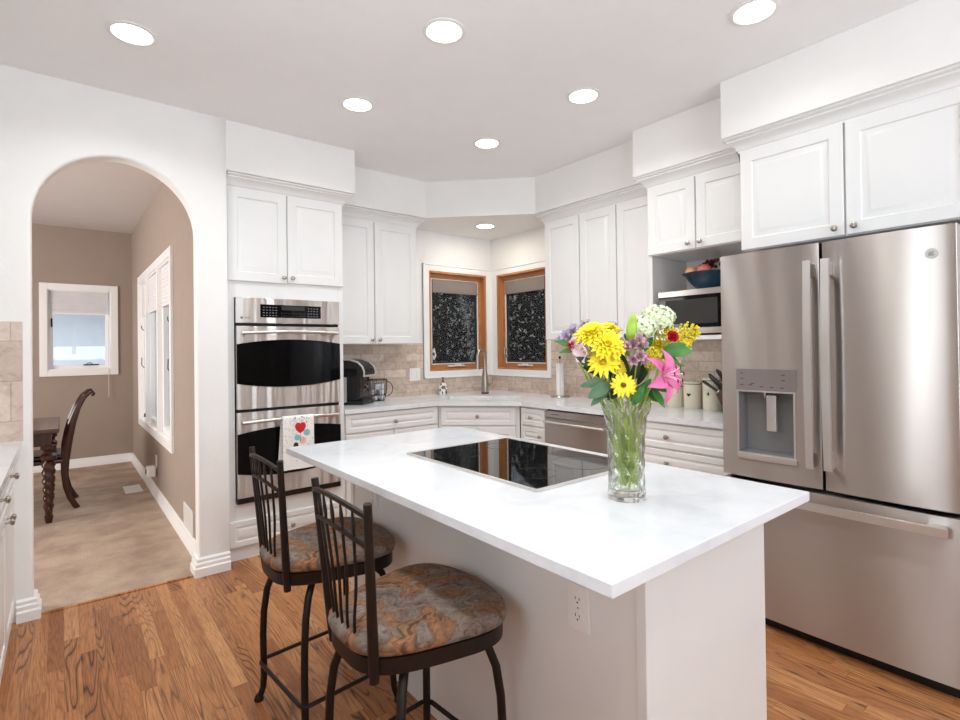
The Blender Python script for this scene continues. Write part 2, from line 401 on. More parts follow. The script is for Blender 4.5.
# arched wall with rounded edges
def arch_wall():
    mb = MB(); xl, xr, zs, b = -.12, .63, 2.027, .388; cx = (xl+xr)/2; a = (xr-xl)/2; R = .018
    y0, y1 = 3.49, 3.60
    base = [(xl, 0, -1, 0), (xl, 1.0, -1, 0)]
    N = 40
    for i in range(N+1):
        th = PI-PI*i/N
        base.append((cx+a*math.cos(th), zs+b*math.sin(th), math.cos(th), math.sin(th)))
    base += [(xr, 1.0, 1, 0), (xr, 0, 1, 0)]
    prof = []
    for k in range(6):
        t = PI/2*k/5; prof.append((R*(1-math.sin(t)), y0+R*(1-math.cos(t))))
    for k in range(6):
        t = PI/2*(1-k/5); prof.append((R*(1-math.sin(t)), y1-R*(1-math.cos(t))))
    mb.rings([[(x+nx*o, y, z+nz*o) for (x, z, nx, nz) in base] for o, y in prof], False, False, closed=False)
    for y in (y0, y1):
        L = [(x+nx*R, y, z+nz*R) for (x, z, nx, nz) in base]
        top = [(p[0], y, CEIL) for p in L]
        for i in range(2, len(L)-3): mb.quad(L[i], L[i+1], top[i+1], top[i])
        for (e, i0, i1, i2) in ((-.95, 0, 1, 2), (.80, -1, -2, -3)):
            for p, q in ((L[i0], L[i1]), (L[i1], L[i2])): mb.quad((e, y, p[2]), p, q, (e, y, q[2]))
            mb.quad((e, y, L[i2][2]), L[i2], (L[i2][0], y, CEIL), (e, y, CEIL))
    for e in (-.95, .80): mb.quad((e, y0, 0), (e, y1, 0), (e, y1, CEIL), (e, y0, CEIL))
    bmesh.ops.remove_doubles(mb.bm, verts=mb.bm.verts[:], dist=1e-5)
    return mb
struct('wall_arch', arch_wall(), 'wall')
DW = (4.70, 6.80, .62, 2.09); DB = (-.135, .465, 1.14, 2.075)
struct('wall_dining_right', holed_wall(.675, .80, 3.60, 7.85, 0, 2.8, [DW], 'y'), 'taupe')
struct('wall_dining_back', holed_wall(7.70, 7.85, -3.0, .675, 0, 2.8, [DB], 'x'), 'taupe')
struct('wall_dining_left', holed_wall(-3.12, -3.0, 3.49, 7.85, 0, 2.8, [(4.3, 6.1, .75, 2.25)], 'y'), 'taupe')
struct('wall_dining_front', MB().box(-3.0, -.95, 3.49, 3.60, 0, 2.8), 'taupe')
# soffits
SOF = 2.462
struct('soffit', MB().box(.80, 1.66, 3.492, YB, SOF, CEIL, .004), 'wall')
mb = MB(); mb.prism([(1.66, 3.79), (2.451, 3.79), (3.124, 3.129), (3.124, 2.07), (XR, 2.07), (XR, YB), (1.66, YB)], 2.465, CEIL); struct('soffit_corner', mb, 'wall')
struct('soffit_microwave', MB().box(2.985, XR, 1.39, 2.07, SOF, CEIL, .004), 'wall')
struct('soffit_fridge', MB().box(2.82, XR, .30, 1.39, SOF, CEIL, .004), 'wall')
# baseboards
BP = [(0, 0), (.024, 0), (.024, .048), (.018, .056), (.018, .074), (.012, .082), (.012, .098), (.004, .106), (0, .106)]
def baseb(name, path, side=1, p=BP): struct(name, MB().sweep(path, p, side), 'trim')
baseb('baseboard_arch_right', [(.632, 3.60), (.632, 3.49), (.80, 3.49)], 1, [(o*1.25, z) for o, z in BP])
baseb('baseboard_arch_left', [(-.185, 3.49), (-.12, 3.49), (-.12, 3.60)], 1, [(o*1.25, z) for o, z in BP])
baseb('baseboard_dining_right', [(.675, 3.60), (.675, 7.70)], -1)
baseb('baseboard_dining_back', [(-3.0, 7.70), (.66, 7.70)], 1)
# tiled backsplashes
mb = MB(); mb.box(1.594, 2.665, YB-.01, YB, .90, 1.392); mb.box(2.665, 3.51, YB-.01, YB, .90, 1.052)
struct('backsplash_back', mb, 'tile_x')
mb = MB(); mb.box(XR-.01, XR, 1.28, 3.335, .90, 1.41); mb.box(XR-.01, XR, 3.335, YB-.01, .90, 1.056)
struct('backsplash_right', mb, 'tile_y')
struct('backsplash_niche', MB().box(-.83, -.155, 3.482, 3.49, .90, 1.497), 'tile_big')

# ------------------------------------------------------------------ windows
def frame_mb(x0, x1, z0, z1, w, y0, y1, bev=.002):
    mb = MB()
    mb.box(x0, x0+w, y0, y1, z0, z1, bev); mb.box(x1-w, x1, y0, y1, z0, z1, bev)
    mb.box(x0+w, x1-w, y0, y1, z0, z0+w, bev); mb.box(x0+w, x1-w, y0, y1, z1-w, z1, bev); return mb
def sink_window(name, loc, rz, w, z0, z1, cl, cr, crank_right):
    """local: x along the wall, +y outwards, opening x 0..w"""
    t = bpy.data.objects.new(name, None); C.objects.link(t); t.location = loc; t.rotation_euler = (0, 0, rz); t['kind'] = 'structure'
    mb = MB(); zb, zt = z0-.068, z1+.066
    mb.box(-cl, 0, -.016, 0, zb, zt, .003); mb.box(w, w+cr, -.016, 0, zb, zt, .003)
    mb.box(0, w, -.016, 0, zb, z0, .003); mb.box(0, w, -.016, 0, z1, zt, .003)
    mb.box(-cl, -cl+.014, -.024, 0, zb, zt, .003); mb.box(-cl, w+cr, -.024, 0, zb, zb+.014, .003); mb.box(-cl, w+cr, -.024, 0, zt-.014, zt, .003)
    obj('window_casing', mb, 'trim', t)
    mb = MB(); d = .075
    mb.box(0, .018, -.012, d, z0, z1, .002); mb.box(w-.018, w, -.012, d, z0, z1, .002)
    mb.box(.018, w-.018, -.012, d, z1-.018, z1, .002); mb.box(.018, w-.018, -.012, d, z0, z0+.018, .002)
    obj('window_jamb', mb, 'fir_z', t)
    s = obj('window_sash', frame_mb(.018, w-.018, z0+.018, z1-.018, .045, .055, .105, .003), 'fir_x', t)
    obj('weather_strip', frame_mb(.062, w-.062, z0+.062, z1-.062, .008, .048, .06, .001), 'trim', t)
    obj('screen_frame', frame_mb(.068, w-.068, z0+.068, z1-.068, .02, .064, .08, .001), 'bronze_sash', t)
    obj('insect_screen', MB().box(.08, w-.08, .070, .071, z0+.08, z1-.08), 'screen', t, False)
    obj('glass_pane', MB().box(.06, w-.06, .092, .096, z0+.06, z1-.06), 'pane', t, False)
    b = obj('roller_blind', MB().box(.075, w-.075, .038, .047, z1-.185, z1-.075, .002), 'blind', t)
    obj('blind_rail', MB().box(.075, w-.075, .034, .049, z1-.20, z1-.185, .003), 'blind', b)
    mb = MB(); xc = w*.5
    mb.box(xc-.10, xc+.10, .036, .055, z0+.035, z0+.05, .004); mb.box(xc-.03, xc+.05, .02, .04, z0+.038, z0+.058, .004)
    obj('sash_lock', mb, 'white_plastic', t)
    mb = MB(); x = .075
    for zz in (.12, .18): mb.box(x-.01, x+.012, .03, .06, z0+zz, z0+zz+.03, .004)
    mb.tube([(x, .03, z0+.11), (x+.01, .012, z0+.15), (x-.005, .02, z0+.22)], .006, 8)
    obj('crank_handle', mb, 'nickel' if crank_right else 'white_plastic', t)
    return t
sink_window('window_1', (WL[0], YB, 0), 0, WL[1]-WL[0], WL[2], WL[3], .067, .07, False)
sink_window('window_2', (XR, WR[1], 0), -PI/2, WR[1]-WR[0], WR[2], WR[3], .09, .05, True)
# dining windows
def dining_window():
    t = bpy.data.objects.new('window_3', None); C.objects.link(t); t['kind'] = 'structure'; t.location = (DB[0], 7.70, 0)
    w = DB[1]-DB[0]; z0, z1 = DB[2], DB[3]
    mb = frame_mb(-.066, w+.066, z0-.066, z1+.066, .07, -.02, 0, .003); obj('window_casing', mb, 'trim', t)
    obj('window_jamb', frame_mb(0, w, z0, z1, .015, -.005, .08, .002), 'trim', t)
    obj('window_sash', frame_mb(.015, w-.015, z0+.015, z1-.015, .04, .05, .09, .003), 'trim', t)
    obj('glass_pane', MB().box(.05, w-.05, .068, .072, z0+.05, z1-.05), 'pane', t, False)
    mb = MB()
    for k in range(10): mb.box(.03, w-.03, .02, .036, z1-.27+k*.026, z1-.27+k*.026+.0245, .003)
    bl = obj('cellular_blind', mb, 'white_blind', t)
    obj('blind_rail', MB().box(.03, w-.03, .015, .04, z1-.285, z1-.27, .003), 'trim', bl)
    mb = MB(); mb.box(w*.55, w*.8, .03, .05, z0+.05, z0+.065, .003); mb.tube([(w*.7, .03, z0+.06), (w*.66, .01, z0+.085), (w*.6, .012, z0+.07)], .005, 8)
    mb.box(.035, .05, .03, .05, z0+.5, z0+.6, .003)
    obj('crank_handle', mb, 'iron', t)
    obj('blind_cord', MB().tube([(w-.03, .0, z1-.33), (w-.03, -.03, z0-.1), (w-.03, -.035, z0-.33)], .003, 6), 'white_blind', t)
dining_window()
def dining_side_window():
    t = bpy.data.objects.new('window_4', None); C.objects.link(t); t['kind'] = 'structure'; t.location = (.675, DW[1], 0); t.rotation_euler = (0, 0, -PI/2)
    w = DW[1]-DW[0]; z0, z1 = DW[2], DW[3]
    obj('window_casing', frame_mb(-.07, w+.07, z0-.07, z1+.07, .074, -.022, 0, .003), 'trim', t)
    obj('window_jamb', frame_mb(0, w, z0, z1, .012, -.005, .1, .002), 'trim', t)
    for a, b in ((.012, w*.27), (w*.27, w*.68), (w*.68, w-.012)):
        s = obj('window_sash', frame_mb(a, b, z0+.012, z1-.012, .05, .02, .06, .003), 'trim', t)
        obj('glass_pane', MB().box(a+.045, b-.045, .0555, .0585, z0+.05, z1-.05), 'pane', s, False)
        zz = z1-.012-.35
        mb = MB()
        for k in range(10): mb.box(a+.05, b-.05, .008, .03, zz+k*.034, zz+k*.034+.033, .003)
        obj('cellular_blind', mb, 'white_blind', s)
    for a in (w*.27+.02, w*.68-.02):
        obj('mullion', MB().box(a-.026, a+.026, -.02, .057, z0+.001, z1-.001, .004), 'trim', t)
    for xx in (.2, w-.14):
        mb = MB(); mb.tube([(xx, .01, z1-.52), (xx+.01, -.012, z1-.5), (xx, -.012, z1-.47)], .004, 8)
        mb.tube([(xx, .01, z0+.55), (xx+.01, -.014, z0+.58), (xx+.005, -.012, z0+.66)], .004, 8); mb.box(xx+.04, xx+.07, 0, .02, z0+.03, z0+.07, .004)
        obj('sash_latch', mb, 'iron', t)
dining_side_window()
# made-up windows out of view, added around the rear and left fill lamps
def plain_window(name, loc, rz, w, z0, z1, n):
    t = bpy.data.objects.new(name, None); C.objects.link(t); t['kind'] = 'structure'; t.location = loc; t.rotation_euler = (0, 0, rz)
    obj('window_casing', frame_mb(-.07, w+.07, z0-.07, z1+.07, .07, -.02, 0, .003), 'trim', t)
    for k in range(n):
        s = obj('window_sash', frame_mb(w*k/n, w*(k+1)/n, z0, z1, .045, .03, .08, .003), 'trim', t)
plain_window('added_window_rear', (2.2, -3.2, 0), PI, 2.9, .45, 2.45, 3)
plain_window('added_window_left', (-.83, .45, 0), PI/2, .62, .65, 2.35, 1)

# ------------------------------------------------------------------ cabinets
DOOR = [(0, 0), (0, .016), (.003, .019), (.058, .019), (.064, .012), (.078, .012), (.094, .0185), (.10, .019)]
DRAW = [(0, 0), (0, .016), (.003, .019), (.034, .019), (.039, .013), (.047, .013), (.058, .0185), (.062, .019)]
CROWN = [(0, 0), (.010, 0), (.010, .010), (.016, .014), (.020, .026), (.030, .040), (.046, .052), (.054, .056), (.054, .064), (.062, .067), (.070, .070), (.070, .080), (0, .080)]
def knob(parent, x, y, z):
    mb = MB(); mb.lathe([(.007, 0), (.0055, .010), (.006, .016), (.0135, .020), (.0155, .025), (.013, .030), (.006, .033), (.001, .0335)], n=16)
    mb.xform(Matrix.Translation((x, y, z)) @ Matrix.Rotation(PI/2, 4, 'X'))
    return obj('knob', mb, 'nickel', parent)
def front(parent, name, x0, x1, z0, z1, prof=DOOR, knobs=(), g=.0015):
    d = obj(name, MB().panel(x0+g, x1-g, z0+g, z1-g, prof), 'cabinet', parent, angle=25)
    for kx, kz in knobs: knob(d, kx, -.018, kz)
    return d
def crown(parent, path, z0, side): return obj('crown_moulding', MB().sweep(path, CROWN, side, 0, z0), 'cabinet', parent, angle=25)
def body(parent, w, d, z0, z1, toe=0.0, y0=.001):
    mb = MB()
    mb.box(0, w, y0, d, z0+toe, z1, .002)
    o = obj('cabinet_body', mb, 'cabinet', parent)
    if toe: obj('toe_kick', MB().box(0, w, y0+.06, y0+.075, z0, z0+toe), 'cabinet', parent)
    return o

# tall oven cabinet: carcass is a shell round the oven
t = thing('oven_cabinet', 'tall white cabinet that holds the double wall oven beside the arch', 'cabinet', (.812, 3.579, 0))
w = .782; D = .6
mb = MB(); mb.box(0, .046, 0, D, .085, 2.385, .002); mb.box(w-.038, w, 0, D, .085, 2.385, .002)
mb.box(.046, w-.038, 0, D, .085, .362, .001); mb.box(.046, w-.038, 0, D, 1.682, 2.385, .001); mb.box(.046, w-.038, D-.02, D, .362, 1.682)
obj('cabinet_body', mb, 'cabinet', t)
obj('toe_kick', MB().box(0, w, .006, .02, 0, .085), 'cabinet', t)
front(t, 'door', .004, .379, 1.785, 2.385, knobs=[(.352, 1.825)]); front(t, 'door', .381, w-.004, 1.79, 2.385, knobs=[(.410, 1.825)])
front(t, 'drawer', .003, w-.004, .088, .254, DRAW, knobs=[(.395, .162)])
crown(t, [(0, 0), (w, 0), (w, .224)], 2.381, 1)

# left wall cabinet
t = thing('wall_cabinet', 'white two door upper cabinet over the coffee maker', 'cabinet', (1.597, 3.879, 0))
w = .806; body(t, w, .315, 1.379, 2.385)
front(t, 'door', .002, .398, 1.381, 2.383, knobs=[(.368, 1.415)]); front(t, 'door', .402, w-.002, 1.381, 2.383, knobs=[(.436, 1.415)])
crown(t, [(0, 0), (w, 0), (w, .315)], 2.383, 1)
# right wall cabinet (three doors)
t = thing('wall_cabinet', 'white three door upper cabinet right of the corner windows', 'cabinet', (3.209, 3.095, 0), -PI/2)
w = 1.085; body(t, w, .31, 1.397, 2.385)
front(t, 'door', .002, .375, 1.399, 2.383); front(t, 'door', .381, .728, 1.399, 2.383); front(t, 'door', .734, w-.003, 1.399, 2.383)
crown(t, [(0, .31), (0, 0), (w-.072, 0)], 2.383, 1)
# microwave cabinet
t = thing('microwave_cabinet', 'white upper cabinet with two doors above an open microwave niche', 'cabinet', (3.069, 2.009, 0), -PI/2)
w = .682; d = .45
mb = MB(); mb.box(0, w, 0, d, 1.932, 2.385, .002); mb.box(0, .022, 0, d, 1.372, 1.932, .002); mb.box(w-.022, w, 0, d, 1.372, 1.932, .002)
mb.box(.022, w-.022, d-.02, d, 1.372, 1.932); mb.box(.022, w-.022, -.012, d-.02, 1.372, 1.398, .003)
obj('cabinet_body', mb, 'cabinet', t)
front(t, 'door', .002, .335, 1.935, 2.383, knobs=[(.296, 1.972)]); front(t, 'door', .341, w-.002, 1.935, 2.383, knobs=[(.374, 1.972)])
crown(t, [(0, .118), (0, 0), (w-.072, 0)], 2.383, 1)
# fridge cabinet
t = thing('fridge_cabinet', 'deep white two door cabinet above the steel refrigerator', 'cabinet', (2.909, 1.325, 0), -PI/2)
w = .96; d = .6; body(t, w, d, 1.846, 2.385)
front(t, 'door', .002, .484, 1.848, 2.383, knobs=[(.447, 1.885)]); front(t, 'door', .490, w-.002, 1.848, 2.383, knobs=[(.527, 1.885)])
crown(t, [(0, .158), (0, 0), (w, 0)], 2.383, 1)
obj('side_panel', MB().box(w-.018, w, .0, d, 0, 1.846, .001), 'cabinet', t)

# base cabinets
CT = .90; UB = .868
t = thing('base_cabinet', 'white base cabinet below the coffee maker, left of the sink cabinet', 'cabinet', (1.597, 3.604, 0))
w = .838; body(t, w, .57, 0, UB-.001, .10)
front(t, 'drawer', .012, w-.018, .719, .861, DRAW, knobs=[(.418, .779)]); front(t, 'door', .012, .408, .112, .71, knobs=[(.37, .66)]); front(t, 'door', .412, w-.018, .112, .71, knobs=[(.45, .66)])
# sink cabinet on the diagonal
dl = Vector((2.42, 3.585)); dr = Vector((2.885, 3.12)); off = Vector((.0134, .0134))
t = thing('sink_cabinet', 'white diagonal corner cabinet below the sink', 'cabinet', (dl.x+off.x, dl.y+off.y, 0), -PI/4)
w = (dr-dl).length
mb = MB(); mb.prism([(0, .001), (w, .001), (w+.15, .25), (w+.15, .6), (w/2, 1.0), (-.15, .6), (-.15, .25)], .10, .65); mb.box(0, w+.014, .001, .02, .10, UB-.002); obj('cabinet_body', mb, 'cabinet', t)
obj('toe_kick', MB().box(.05, w-.05, .061, .075, 0, .10), 'cabinet', t)
front(t, 'drawer', .022, w-.022, .703, .855, DRAW, knobs=[(w/2, .779)])
front(t, 'door', .022, w/2-.002, .112, .693, knobs=[(w/2-.04, .65)]); front(t, 'door', w/2+.002, w-.022, .112, .693, knobs=[(w/2+.04, .65)])
# drawer stack between sink and dishwasher
t = thing('drawer_cabinet', 'narrow white drawer stack between the sink cabinet and the dishwasher', 'cabinet', (2.912, 3.118, 0), -PI/2)
w = .295; body(t, w, .58, 0, UB-.001, .10)
for i, (a, b) in enumerate(((.716, .853), (.578, .708), (.36, .57), (.112, .352))):
    front(t, 'drawer', .022, w-.006, a, b, DRAW, knobs=[(w/2 if i == 0 else .248 if i == 1 else w/2, (a+b)/2)])
# drawer stack between dishwasher and fridge
t = thing('drawer_cabinet', 'wide white drawer stack between the dishwasher and the refrigerator', 'cabinet', (2.912, 2.215, 0), -PI/2)
w = .90; body(t, w, .58, 0, UB-.001, .10)
for a, b in ((.703, .856), (.544, .695), (.33, .536), (.112, .322)):
    front(t, 'drawer', .006, w-.006, a, b, DRAW, knobs=[(.43, (a+b)/2-.003)])
# perimeter countertop with a sink cut-out
def loop_fill(mb, loops, z0, z1):
    bm = bmesh.new(); es = []
    for L in loops:
        vs = [bm.verts.new((p[0], p[1], 0)) for p in L]
        es += [bm.edges.new((vs[i], vs[(i+1) % len(vs)])) for i in range(len(vs))]
    bmesh.ops.triangle_fill(bm, use_beauty=True, edges=es)
    for z in (z0, z1):
        mp = {}
        for f in bm.faces:
            mb.bm.faces.new([mp.setdefault(v, None) or mp.__setitem__(v, mb.bm.verts.new((v.co.x, v.co.y, z))) or mp[v] for v in f.verts])
    bm.free()
    for L in loops:
        for i in range(len(L)):
            p, q = L[i], L[(i+1) % len(L)]; mb.quad((p[0], p[1], z0), (q[0], q[1], z0), (q[0], q[1], z1), (p[0], p[1], z1))
    bmesh.ops.remove_doubles(mb.bm, verts=mb.bm.verts[:], dist=1e-5)
nd = Vector((.7071, .7071)); td = Vector((.7071, -.7071)); mid = Vector((2.638, 3.318))
def dg(a, b): p = mid+td*a+nd*b; return (p.x, p.y)
mb = MB()
outer = [(1.597, 3.567), (2.403, 3.567), (2.874, 3.069), (2.874, 1.30), (XR-.001, 1.30), (XR-.001, YB-.001), (1.597, YB-.001)]
hole = [dg(-.33, .16), dg(.33, .16), dg(.33, .53), dg(-.33, .53)]
loop_fill(mb, [outer, hole], UB, CT)
tag(obj('countertop', mb, 'quartz', angle=30), 'white quartz worktop running along both walls round the corner sink', 'countertop')
t = thing('sink', 'white undermount sink set into the corner worktop', 'sink', (mid.x, mid.y, 0), -PI/4)
mb = MB(); r0 = [(-.335, .155), (.335, .155), (.335, .535), (-.335, .535)]; r1 = [(-.31, .18), (.31, .18), (.31, .51), (-.31, .51)]
mb.rings([[(x, y, UB-.001) for x, y in r0], [(x, y, .67) for x, y in r0]], False, True)
mb.rings([[(x, y, UB-.001) for x, y in r0], [(x, y, UB-.001) for x, y in r1], [(x, y, .69) for x, y in r1]], False, True)
obj('basin', mb, 'white_plastic', t)
obj('drain', MB().lathe([(.04, .691), (.04, .694), (.03, .694), (.03, .692)], (0, .34, 0), 20), 'chrome', t)

# ------------------------------------------------------------------ double wall oven
OV = thing('double_wall_oven', 'stainless double wall oven with two black glass doors', 'oven', (.860, 3.575, 0))
w = .692
obj('oven_body', MB().box(.004, w-.004, .0, .55, .364, 1.680), 'dark_gap', OV)
def lens(x0, x1, zl, zlm, zh, zhm, n=16):
    top = [(x0+(x1-x0)*i/n, zh+(zhm-zh)*(1-(2*i/n-1)**2)) for i in range(n+1)]
    bot = [(x1-(x1-x0)*i/n, zl+(zlm-zl)*(1-(2*i/n-1)**2)) for i in range(n+1)]
    return bot[::1]+top[::1]
cp = obj('control_panel', MB().box(0, w, -.028, .0, 1.516, 1.681, .005), 'steel_x', OV)
obj('display', MB().box(.150, .555, -.031, -.027, 1.555, 1.640, .001), 'oven_glass', cp)
mb = MB()
for i in range(5):
    for j in range(4):
        for bx in (.165, .462):
            if bx > .4 and i > 3: continue
            mb.box(bx+i*.02, bx+i*.02+.011, -.0318, -.0305, 1.565+j*.018, 1.565+j*.018+.005)
for i in range(11):
    for j in range(2): mb.box(.285+i*.015, .285+i*.015+.004, -.0318, -.0305, 1.566+j*.017, 1.566+j*.017+.003)
obj('buttons', mb, 'grey_plastic', cp)
obj('clock', MB().box(.285, .44, -.0318, -.0305, 1.606, 1.634), 'slot', cp)
mb = MB(); mb.lathe([(.009, 0), (.009, .001)], n=16); mb.xform(Matrix.Translation((.035, -.0285, 1.55)) @ Matrix.Rotation(PI/2, 4, 'X'))
mb.box(.05, .085, -.0292, -.028, 1.548, 1.552)
obj('badge', mb, 'grey_plastic', cp)
for (z0, z1, gl, glm, gh, ghm, hz) in ((.962, 1.497, 1.128, 1.094, 1.380, 1.410, 1.452), (.398, .944, .556, .518, .806, .836, .880)):
    d = obj('oven_door', MB().box(.002, w-.002, -.035, .0, z0, z1, .005), 'steel_x', OV)
    obj('door_glass', MB().prism(lens(.002, w-.002, gl, glm, gh, ghm), -.0385, -.034, 'y'), 'oven_glass', d, angle=30)
    mb = MB(); n = 14
    pts = [(.028+(w-.056)*i/n, -.062-.026*math.sin(PI*i/n), hz+.010*math.sin(PI*i/n)) for i in range(n+1)]
    mb.tube(pts, [(.0115, .010)]*(n+1), 12, flat=(0, 0, 1))
    for xx in (.05, w-.05): mb.tube([(xx, -.03, hz), (xx, -.066, hz+.002)], .010, 10)
    obj('oven_handle', mb, 'steel_plain', d)
obj('vent_trim', MB().box(.0, w, -.026, .0, .362, .396, .002), 'black_plastic', OV)

# tea towel over the lower handle (pattern woven into its cloth as per-face materials)
def towel():
    mb = MB(); nu, nv = 96, 170; wdt = .205; x0 = 1.122; yo = 3.475-.006
    L1, L2 = .335, .27
    def pos(u, s):
        # s runs up the back, over the bar, down the front
        R = .019; zc = .885
        x = x0+wdt*u+.012*(0 if s > L2 else (L2-s)/L2)*(-1.6)
        if s < L2: y, z = R, zc-(L2-s)
        elif s < L2+PI*R: a = (s-L2)/R; y, z = R*math.cos(a), zc+R*math.sin(a)
        else: q = s-L2-PI*R; y, z = -R-.004*math.sin(u*9+q*6)*min(1, q/.1)-.008*q, zc-q
        return (x+.006*(max(0, s-L2)/.3)*(u-.3), 3.4895+y, z)
    S = L1+L2+PI*.019
    V = [[mb.bm.verts.new(pos(i/nu, S*j/nv)) for i in range(nu+1)] for j in range(nv+1)]
    def inheart(x, y):
        x, y = x*1.15, y*1.1
        return (x*x+y*y-1)**3-x*x*y**3 < 0
    rnd = random.Random(3)
    scr = []
    for _ in range(26): scr.append((rnd.uniform(.2, .85), rnd.uniform(.012, .065), rnd.uniform(.01, .035), rnd.uniform(-.01, .01)))
    spk = [(rnd.uniform(.02, .98), rnd.uniform(.0, .33)) for _ in range(90)]
    def mat(u, q):
        x = u*wdt
        def disc(cx, cq, r): return (x-cx)**2+(q-cq)**2 < r*r
        if inheart((x-.115)/.036, (.100-q)/.036): return 1
        if abs(x-.115-.002*math.sin(q*60)) < .0012 and .13 < q < .18: return 4
        if disc(.155, .128, .022) or disc(.095, .158, .020): return 2
        if disc(.128, .178, .022): return 3 if (int(x*160)+int(q*160)) % 3 else 0
        if disc(.085, .205, .016) and q > .19: return 5
        for cu, cq, l, sl in scr:
            if abs(u-cu) < l and abs(q-.012-cq*.75-sl*math.sin((u-cu)*90)) < .0018: return 4
        for su, sq in spk:
            if (x-su*wdt)**2+(q-sq)**2 < 5e-6: return 4
        return 0
    for j in range(nv):
        s = S*(j+.5)/nv; q = s-L2-PI*.019*.5
        for i in range(nu):
            f = mb.bm.faces.new((V[j][i], V[j][i+1], V[j+1][i+1], V[j+1][i])); f.material_index = mat((i+.5)/nu, q if q > 0 else .4+((L2-s) % .3))if q > 0 or (i*7+j*3) % 53 else 4
    o = obj('tea_towel', mb, ['towel', 'heart_red', 'teal', 'coral', 'grey_print', 'ink'], angle=60)
    tag(o, 'white tea towel with a red heart balloon print on the lower oven handle', 'towel')
towel()

# ------------------------------------------------------------------ dishwasher
t = thing('dishwasher', 'stainless steel dishwasher under the right worktop', 'dishwasher', (2.912, 2.818, 0), -PI/2)
w = .598
obj('dishwasher_body', MB().box(.003, w-.003, .0, .57, .10, .862), 'dark_gap', t)
obj('door', MB().box(.002, w-.002, -.030, .0, .115, .800, .004), 'steel_y', t)
cpn = obj('control_strip', MB().box(.002, w-.002, -.030, .0, .803, .855, .004), 'steel_y', t)
obj('badge', MB().box(.07, .15, -.0308, -.0295, .828, .833), 'slot', cpn)
mb = MB(); mb.tube([(.02, -.062, .772), (w-.02, -.062, .772)], .0095, 12)
for xx in (.035, w-.035): mb.box(xx-.012, xx+.012, -.062, -.028, .762, .782, .004)
obj('door_handle', mb, 'steel_plain', t)
obj('toe_kick', MB().box(.002, w-.002, .04, .05, 0, .10), 'black_plastic', t)

# ------------------------------------------------------------------ refrigerator
FR = thing('refrigerator', 'large stainless French door refrigerator with a water dispenser', 'refrigerator', (2.563, 1.283, 0), -PI/2)
FW = .888
obj('fridge_body', MB().box(.006, FW-.006, .090, .74, .035, 1.765, .004), 'grey_plastic', FR)
obj('kick_grille', MB().box(.02, FW-.02, .055, .07, 0, .05), 'dark_gap', FR)
obj('door_gap', MB().box(.008, FW-.008, .079, .0895, .05, 1.74), 'dark_gap', FR)
def bow(x, half0, half1): u = (x-half0)/(half1-half0); return .010*(2*u-1)**2
def slab(mb, x0, x1, z0, z1, h0, h1, n=10, back=.078):
    xs = [x0+(x1-x0)*i/n for i in range(n+1)]
    e = .004
    def yy(x):
        y = bow(x, h0, h1)
        dd = min(x-h0, h1-x)
        if dd < e: y += e-math.sqrt(max(0, e*e-(e-dd)**2))
        return y
    if abs(x0-h0) < 1e-6: xs = [x0, x0+.001, x0+.003, x0+.006]+xs[1:]
    if abs(x1-h1) < 1e-6: xs = xs[:-1]+[x1-.006, x1-.003, x1-.001, x1]
    pts = [(x, yy(x)) for x in xs]+[(x1, back), (x0, back)]
    mb.prism(pts, z0, z1)
a0, a1, b0, b1 = .001, .4395, .4475, .887
dz0, dz1 = .703, 1.776
px0, px1, pz0, pz1 = .078, .342, .790, 1.222; rx0, rx1, rz0, rz1 = .088, .330, .822, 1.115
mb = MB()
slab(mb, a0, rx0, dz0, dz1, a0, a1, 4); slab(mb, rx1, a1, dz0, dz1, a0, a1, 5); slab(mb, rx0, rx1, dz0, rz0, a0, a1, 6); slab(mb, rx0, rx1, rz1, dz1, a0, a1, 6)
ld = obj('fridge_door', mb, 'steel_y', FR, angle=25)
obj('door_edge_shade', MB().box(a1+.0002, a1+.0012, .006, .078, dz0, dz1), 'dark_gap', ld)  # dark strip added so the steel door edge looks shaded in the gap
dp = obj('dispenser_panel', MB().box(px0, px1, -.004, .012, 1.118, 1.222, .002), 'panel_grey', ld)
mb = MB()
for kx, kz in ((.105, 1.20), (.105, 1.175), (.105, 1.145), (.145, 1.145), (.195, 1.138), (.24, 1.136), (.285, 1.136), (.29, 1.195), (.29, 1.17), (.155, 1.152)):
    mb.box(kx-.008, kx+.008, -.0047, -.0038, kz-.0015, kz+.0015)
obj('panel_marks', mb, 'slot', dp)
mb = MB()
mb.rings([[(rx0, .002, rz0), (rx1, .002, rz0), (rx1, .002, rz1), (rx0, .002, rz1)], [(rx0+.006, .075, rz0+.01), (rx1-.006, .075, rz0+.01), (rx1-.006, .075, rz1-.02), (rx0+.006, .075, rz1-.02)]], False, True)
obj('dispenser_recess', mb, 'recess', ld)
obj('dispenser_frame', frame_mb(rx0-.008, rx1+.008, rz0-.008, rz1+.004, .008, -.004, .01, .001), 'steel_plain', ld)
obj('drip_tray', MB().box(px0+.004, px1+.002, -.010, .012, pz0, rz0-.004, .003), 'steel_plain', ld)
obj('dispenser_paddle', MB().box(.208, .252, .012, .03, .930, 1.098, .004), 'steel_plain', ld)
mb = MB(); mb.lathe([(.009, 0), (.007, -.02), (.004, -.028)], (.196, .03, 1.112), 12); obj('water_nozzle', mb, 'chrome', ld)
mb = MB(); slab(mb, b0, b1, dz0, dz1, b0, b1, 12); rd = obj('fridge_door', mb, 'steel_y', FR, angle=25)
mb = MB(); mb.lathe([(.020, 0), (.020, .0015), (.018, .002), (.0175, .0012), (.001, .0012)], n=28)
mb.xform(Matrix.Translation((.815, bow(.815, b0, b1)-.0002, 1.672)) @ Matrix.Rotation(PI/2, 4, 'X')); bd = obj('badge', mb, 'silver_plastic', rd)
